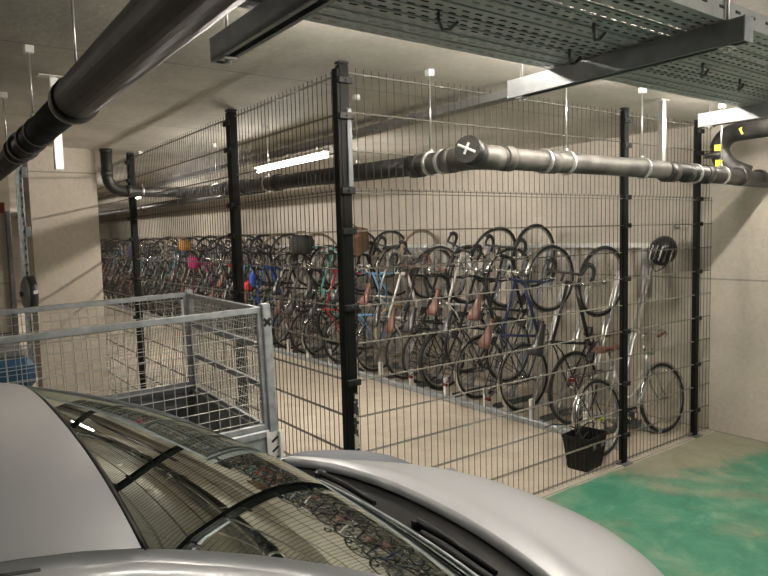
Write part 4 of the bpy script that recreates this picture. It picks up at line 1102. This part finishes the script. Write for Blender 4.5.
# wings beside the bonnet
for s in (-1, 1):
    j = 32 if s == 1 else 0
    R1 = []
    for i in range(31):
        p = HR[i][j]
        r = [(p[0], p[1]+s*.002, p[2]-.004), (p[0], p[1]+s*.006, p[2]-.012), (p[0], p[1]+s*.012, p[2]-.008), (p[0]-.005, p[1]+s*.05, p[2]-.018), (p[0]-.01, p[1]+s*.09, p[2]-.05), (p[0]-.015, p[1]+s*.118-s*.03*(i/30), p[2]-.12), (p[0]-.02, p[1]+s*.125-s*.04*(i/30), p[2]-.25)]
        R1.append(r)
    # extend back to the door
    back = []
    for q in (1.0, .66, .33):
        back.append([(pp[0]-.22*q, pp[1]+s*.0, pp[2]+.0*q-.005*q) for pp in R1[0]])
    o = MB().grid(back+R1).build('wing', PAINT, car); fixn(o)
    body = side_rows(s)
    b2 = [r for r in body]
    o = MB().grid([[ (p[0], p[1], min(p[2], .93)) for p in r] for r in b2]).build('body_side', PAINT, car); fixn(o)
    # door mirror
    MB().bevbox((-1.10, YC+s*1.00, .99), (.14, .17, .13), .04).build('door_mirror', PAINT, car)
    # headlamp
    MB().bevbox((.0, YC+s*.60, .68), (.16, .26, .12), .04, Matrix.Rotation(R(-s*25), 3, 'Z')).build('headlamp', M['grey_plastic'], car)
# nose and bumper
rows = []
for k, (dx, z) in enumerate(((0, .60), (.03, .56), (.07, .50), (.10, .42), (.10, .32), (.06, .24), (.0, .20))):
    rows.append([(.10-.40*abs(v)**2.6+dx, YC+v*.84, z+ (0.0 if k else .02)) for v in VH])
rows.insert(0, [(p[0]+.0, YC+v*.745, p[2]-.005) for p, v in zip(HR[-1], VH)])
MB().grid(rows).build('bumper', PAINT, car)
MB().bevbox((.215, YC, .42), (.02, .9, .12), .008).build('grille', M['plasticblack'], car)
# tail
rows = []
for x, z, k in ((-3.25, 0, 0), (-3.36, 1.36, .53), (-3.46, 1.22, .60), (-3.54, 1.02, .70), (-3.60, .90, .72), (-3.66, .6, .76), (-3.66, .35, .76), (-3.58, .22, .74)):
    if z == 0: rows.append([(x, YC+v*.985*hwf(x), topz(x, v*.985)) for v in V])
    else: rows.append([(x+.06*abs(v)**3, YC+v*k, z-.02*v*v) for v in V])
MB().grid(rows).build('tailgate', PAINT, car)
# cowl below the screen: black scuttle with two wipers
rows = []
for q, dz, dx in ((0, -.010, 0), (.25, -.040, 0), (.6, -.055, 0), (1, -.035, 0)):
    r = []
    for j, v in enumerate(V):
        a = WS[-1][j]; x1 = hoodrear(v*.99)-.004; vv = v*.745
        zr = hermite(ZH, -.62)-.050*abs(v)**2.2
        x = a[0]+(x1-a[0])*q; y = a[1]+(YC+vv*1.02-a[1])*q; z = a[2]+(zr-a[2])*q+dz
        r.append((x, y, z))
    rows.append(r)
MB().grid(rows).build('scuttle_panel', M['plasticblack'], car)
def onglass(q, v, h=.0):
    i = min(NX, max(0, int(q*NX))); f = (v+1)*12; j = min(23, int(f)); t_ = f-j
    a = Vector(WS[i][j]); b = Vector(WS[i][j+1]); p = a+(b-a)*t_; return p+Vector((.45, 0, .9))*h
for (vp, vt, nm) in ((.62, -.28, 0), (-.10, -.90, 1)):
    # spindle near vp on the cowl, arm sweeping along the base of the screen to vt
    piv = Vector((-.735, YC+vp*.76, .975-.045*vp*vp))
    tip = Vector((-.79, YC+vt*.76, .985-.04*vt*vt))
    m = MB().tube([piv+Vector((0, 0, -.03)), piv+Vector((0, 0, .018))], .020, 14)
    m.tube([piv+Vector((0, 0, .010)), piv*.75+tip*.25+Vector((0, 0, .022)), piv*.45+tip*.55+Vector((0, 0, .020))], [.013, .011, .008], 6)
    w = m.build('wiper_arm', M['plasticblack'], car)
    a = piv*.9+tip*.1+Vector((-.030, 0, .012)); b = tip+Vector((-.02, 0, .010))
    MB().tube([a, a*.5+b*.5+Vector((0, 0, .004)), b], .0075, 6, flat=1.4).build('wiper_blade', M['rubber'], w)
# interior
def dark(name, c): return pm(name, c, .8)
INT = dark('interior_black', (.018, .018, .018))
MB().bevbox((-.98, YC, .90), (.50, 1.36, .12), .04, Matrix.Rotation(R(8), 3, 'Y')).build('dashboard', INT, car)
MB().bevbox((-2.2, YC, .38), (2.4, 1.5, .06), .02).build('cabin_floor', INT, car)
for s in (-1, 1):
    se = MB().bevbox((-1.95, YC+s*.36, .62), (.5, .48, .16), .05).build('seat', INT, car)
    MB().bevbox((-2.22, YC+s*.36, .93), (.14, .46, .60), .05, Matrix.Rotation(R(-14), 3, 'Y')).build('seat_back', INT, se)
    MB().bevbox((-2.32, YC+s*.36, 1.28), (.09, .24, .16), .035).build('headrest', INT, se)
MB().torus((0, 0, 0), .185, .014, 32, 8, 'x').build('steering_wheel', INT, car).location = (-1.42, YC+.36, .98)
# wheels
for xc in (-.52, -3.02):
    for s in (-1, 1):
        c = (xc, YC+s*.77, .31)
        w = MB().lathe([(.19, -.09), (.22, -.10), (.29, -.095), (.31, -.07), (.312, 0), (.31, .07), (.29, .095), (.22, .10), (.19, .09)], c, 'y', 40).build('wheel', M['rubber'], car)
        m = MB().lathe([(.19, s*.085), (.2, s*.095), (.185, s*.08), (.18, s*.03)], c, 'y', 32); m.lathe([(.001, s*.08), (.03, s*.08), (.05, s*.07)], c, 'y', 16)
        for k in range(7):
            a = 2*math.pi*k/7; m.tube([(c[0]+.03*math.cos(a), c[1]+s*.075, c[2]+.03*math.sin(a)), (c[0]+.19*math.cos(a), c[1]+s*.08, c[2]+.19*math.sin(a))], .014, 6)
        m.build('wheel_rim', M['galv'], w)
MB().bevbox((-1.7, YC, .28), (3.4, 1.45, .12), .03).build('underbody', M['plasticblack'], car)

# ---------------------------------------------------------------- camera, world, view
cam = bpy.data.cameras.new('camera'); co = bpy.data.objects.new('camera', cam); C.objects.link(co); scene.camera = co
yaw, pitch, roll = 0.9394, -0.0818, -0.026
f = Vector((math.cos(yaw)*math.cos(pitch), math.sin(yaw)*math.cos(pitch), math.sin(pitch)))
r0 = Vector((math.sin(yaw), -math.cos(yaw), 0)); u0 = r0.cross(f)
rr = r0*math.cos(roll)+u0*math.sin(roll); uu = -r0*math.sin(roll)+u0*math.cos(roll)
Mx = Matrix((rr, uu, -f)).transposed().to_4x4(); Mx.translation = (-1.8535, -2.8459, 1.8056)
co.matrix_world = Mx
cam.sensor_width = 36; cam.lens = 36*644.5/768; cam.clip_start = .02
w = bpy.data.worlds.new('world'); scene.world = w; w.use_nodes = True
w.node_tree.nodes['Background'].inputs[0].default_value = (.5, .45, .38, 1); w.node_tree.nodes['Background'].inputs[1].default_value = .02
vs = scene.view_settings; vs.view_transform = 'Standard'; vs.look = 'None'; vs.gamma = 1; vs.use_curve_mapping = False
vs.exposure = 1.36
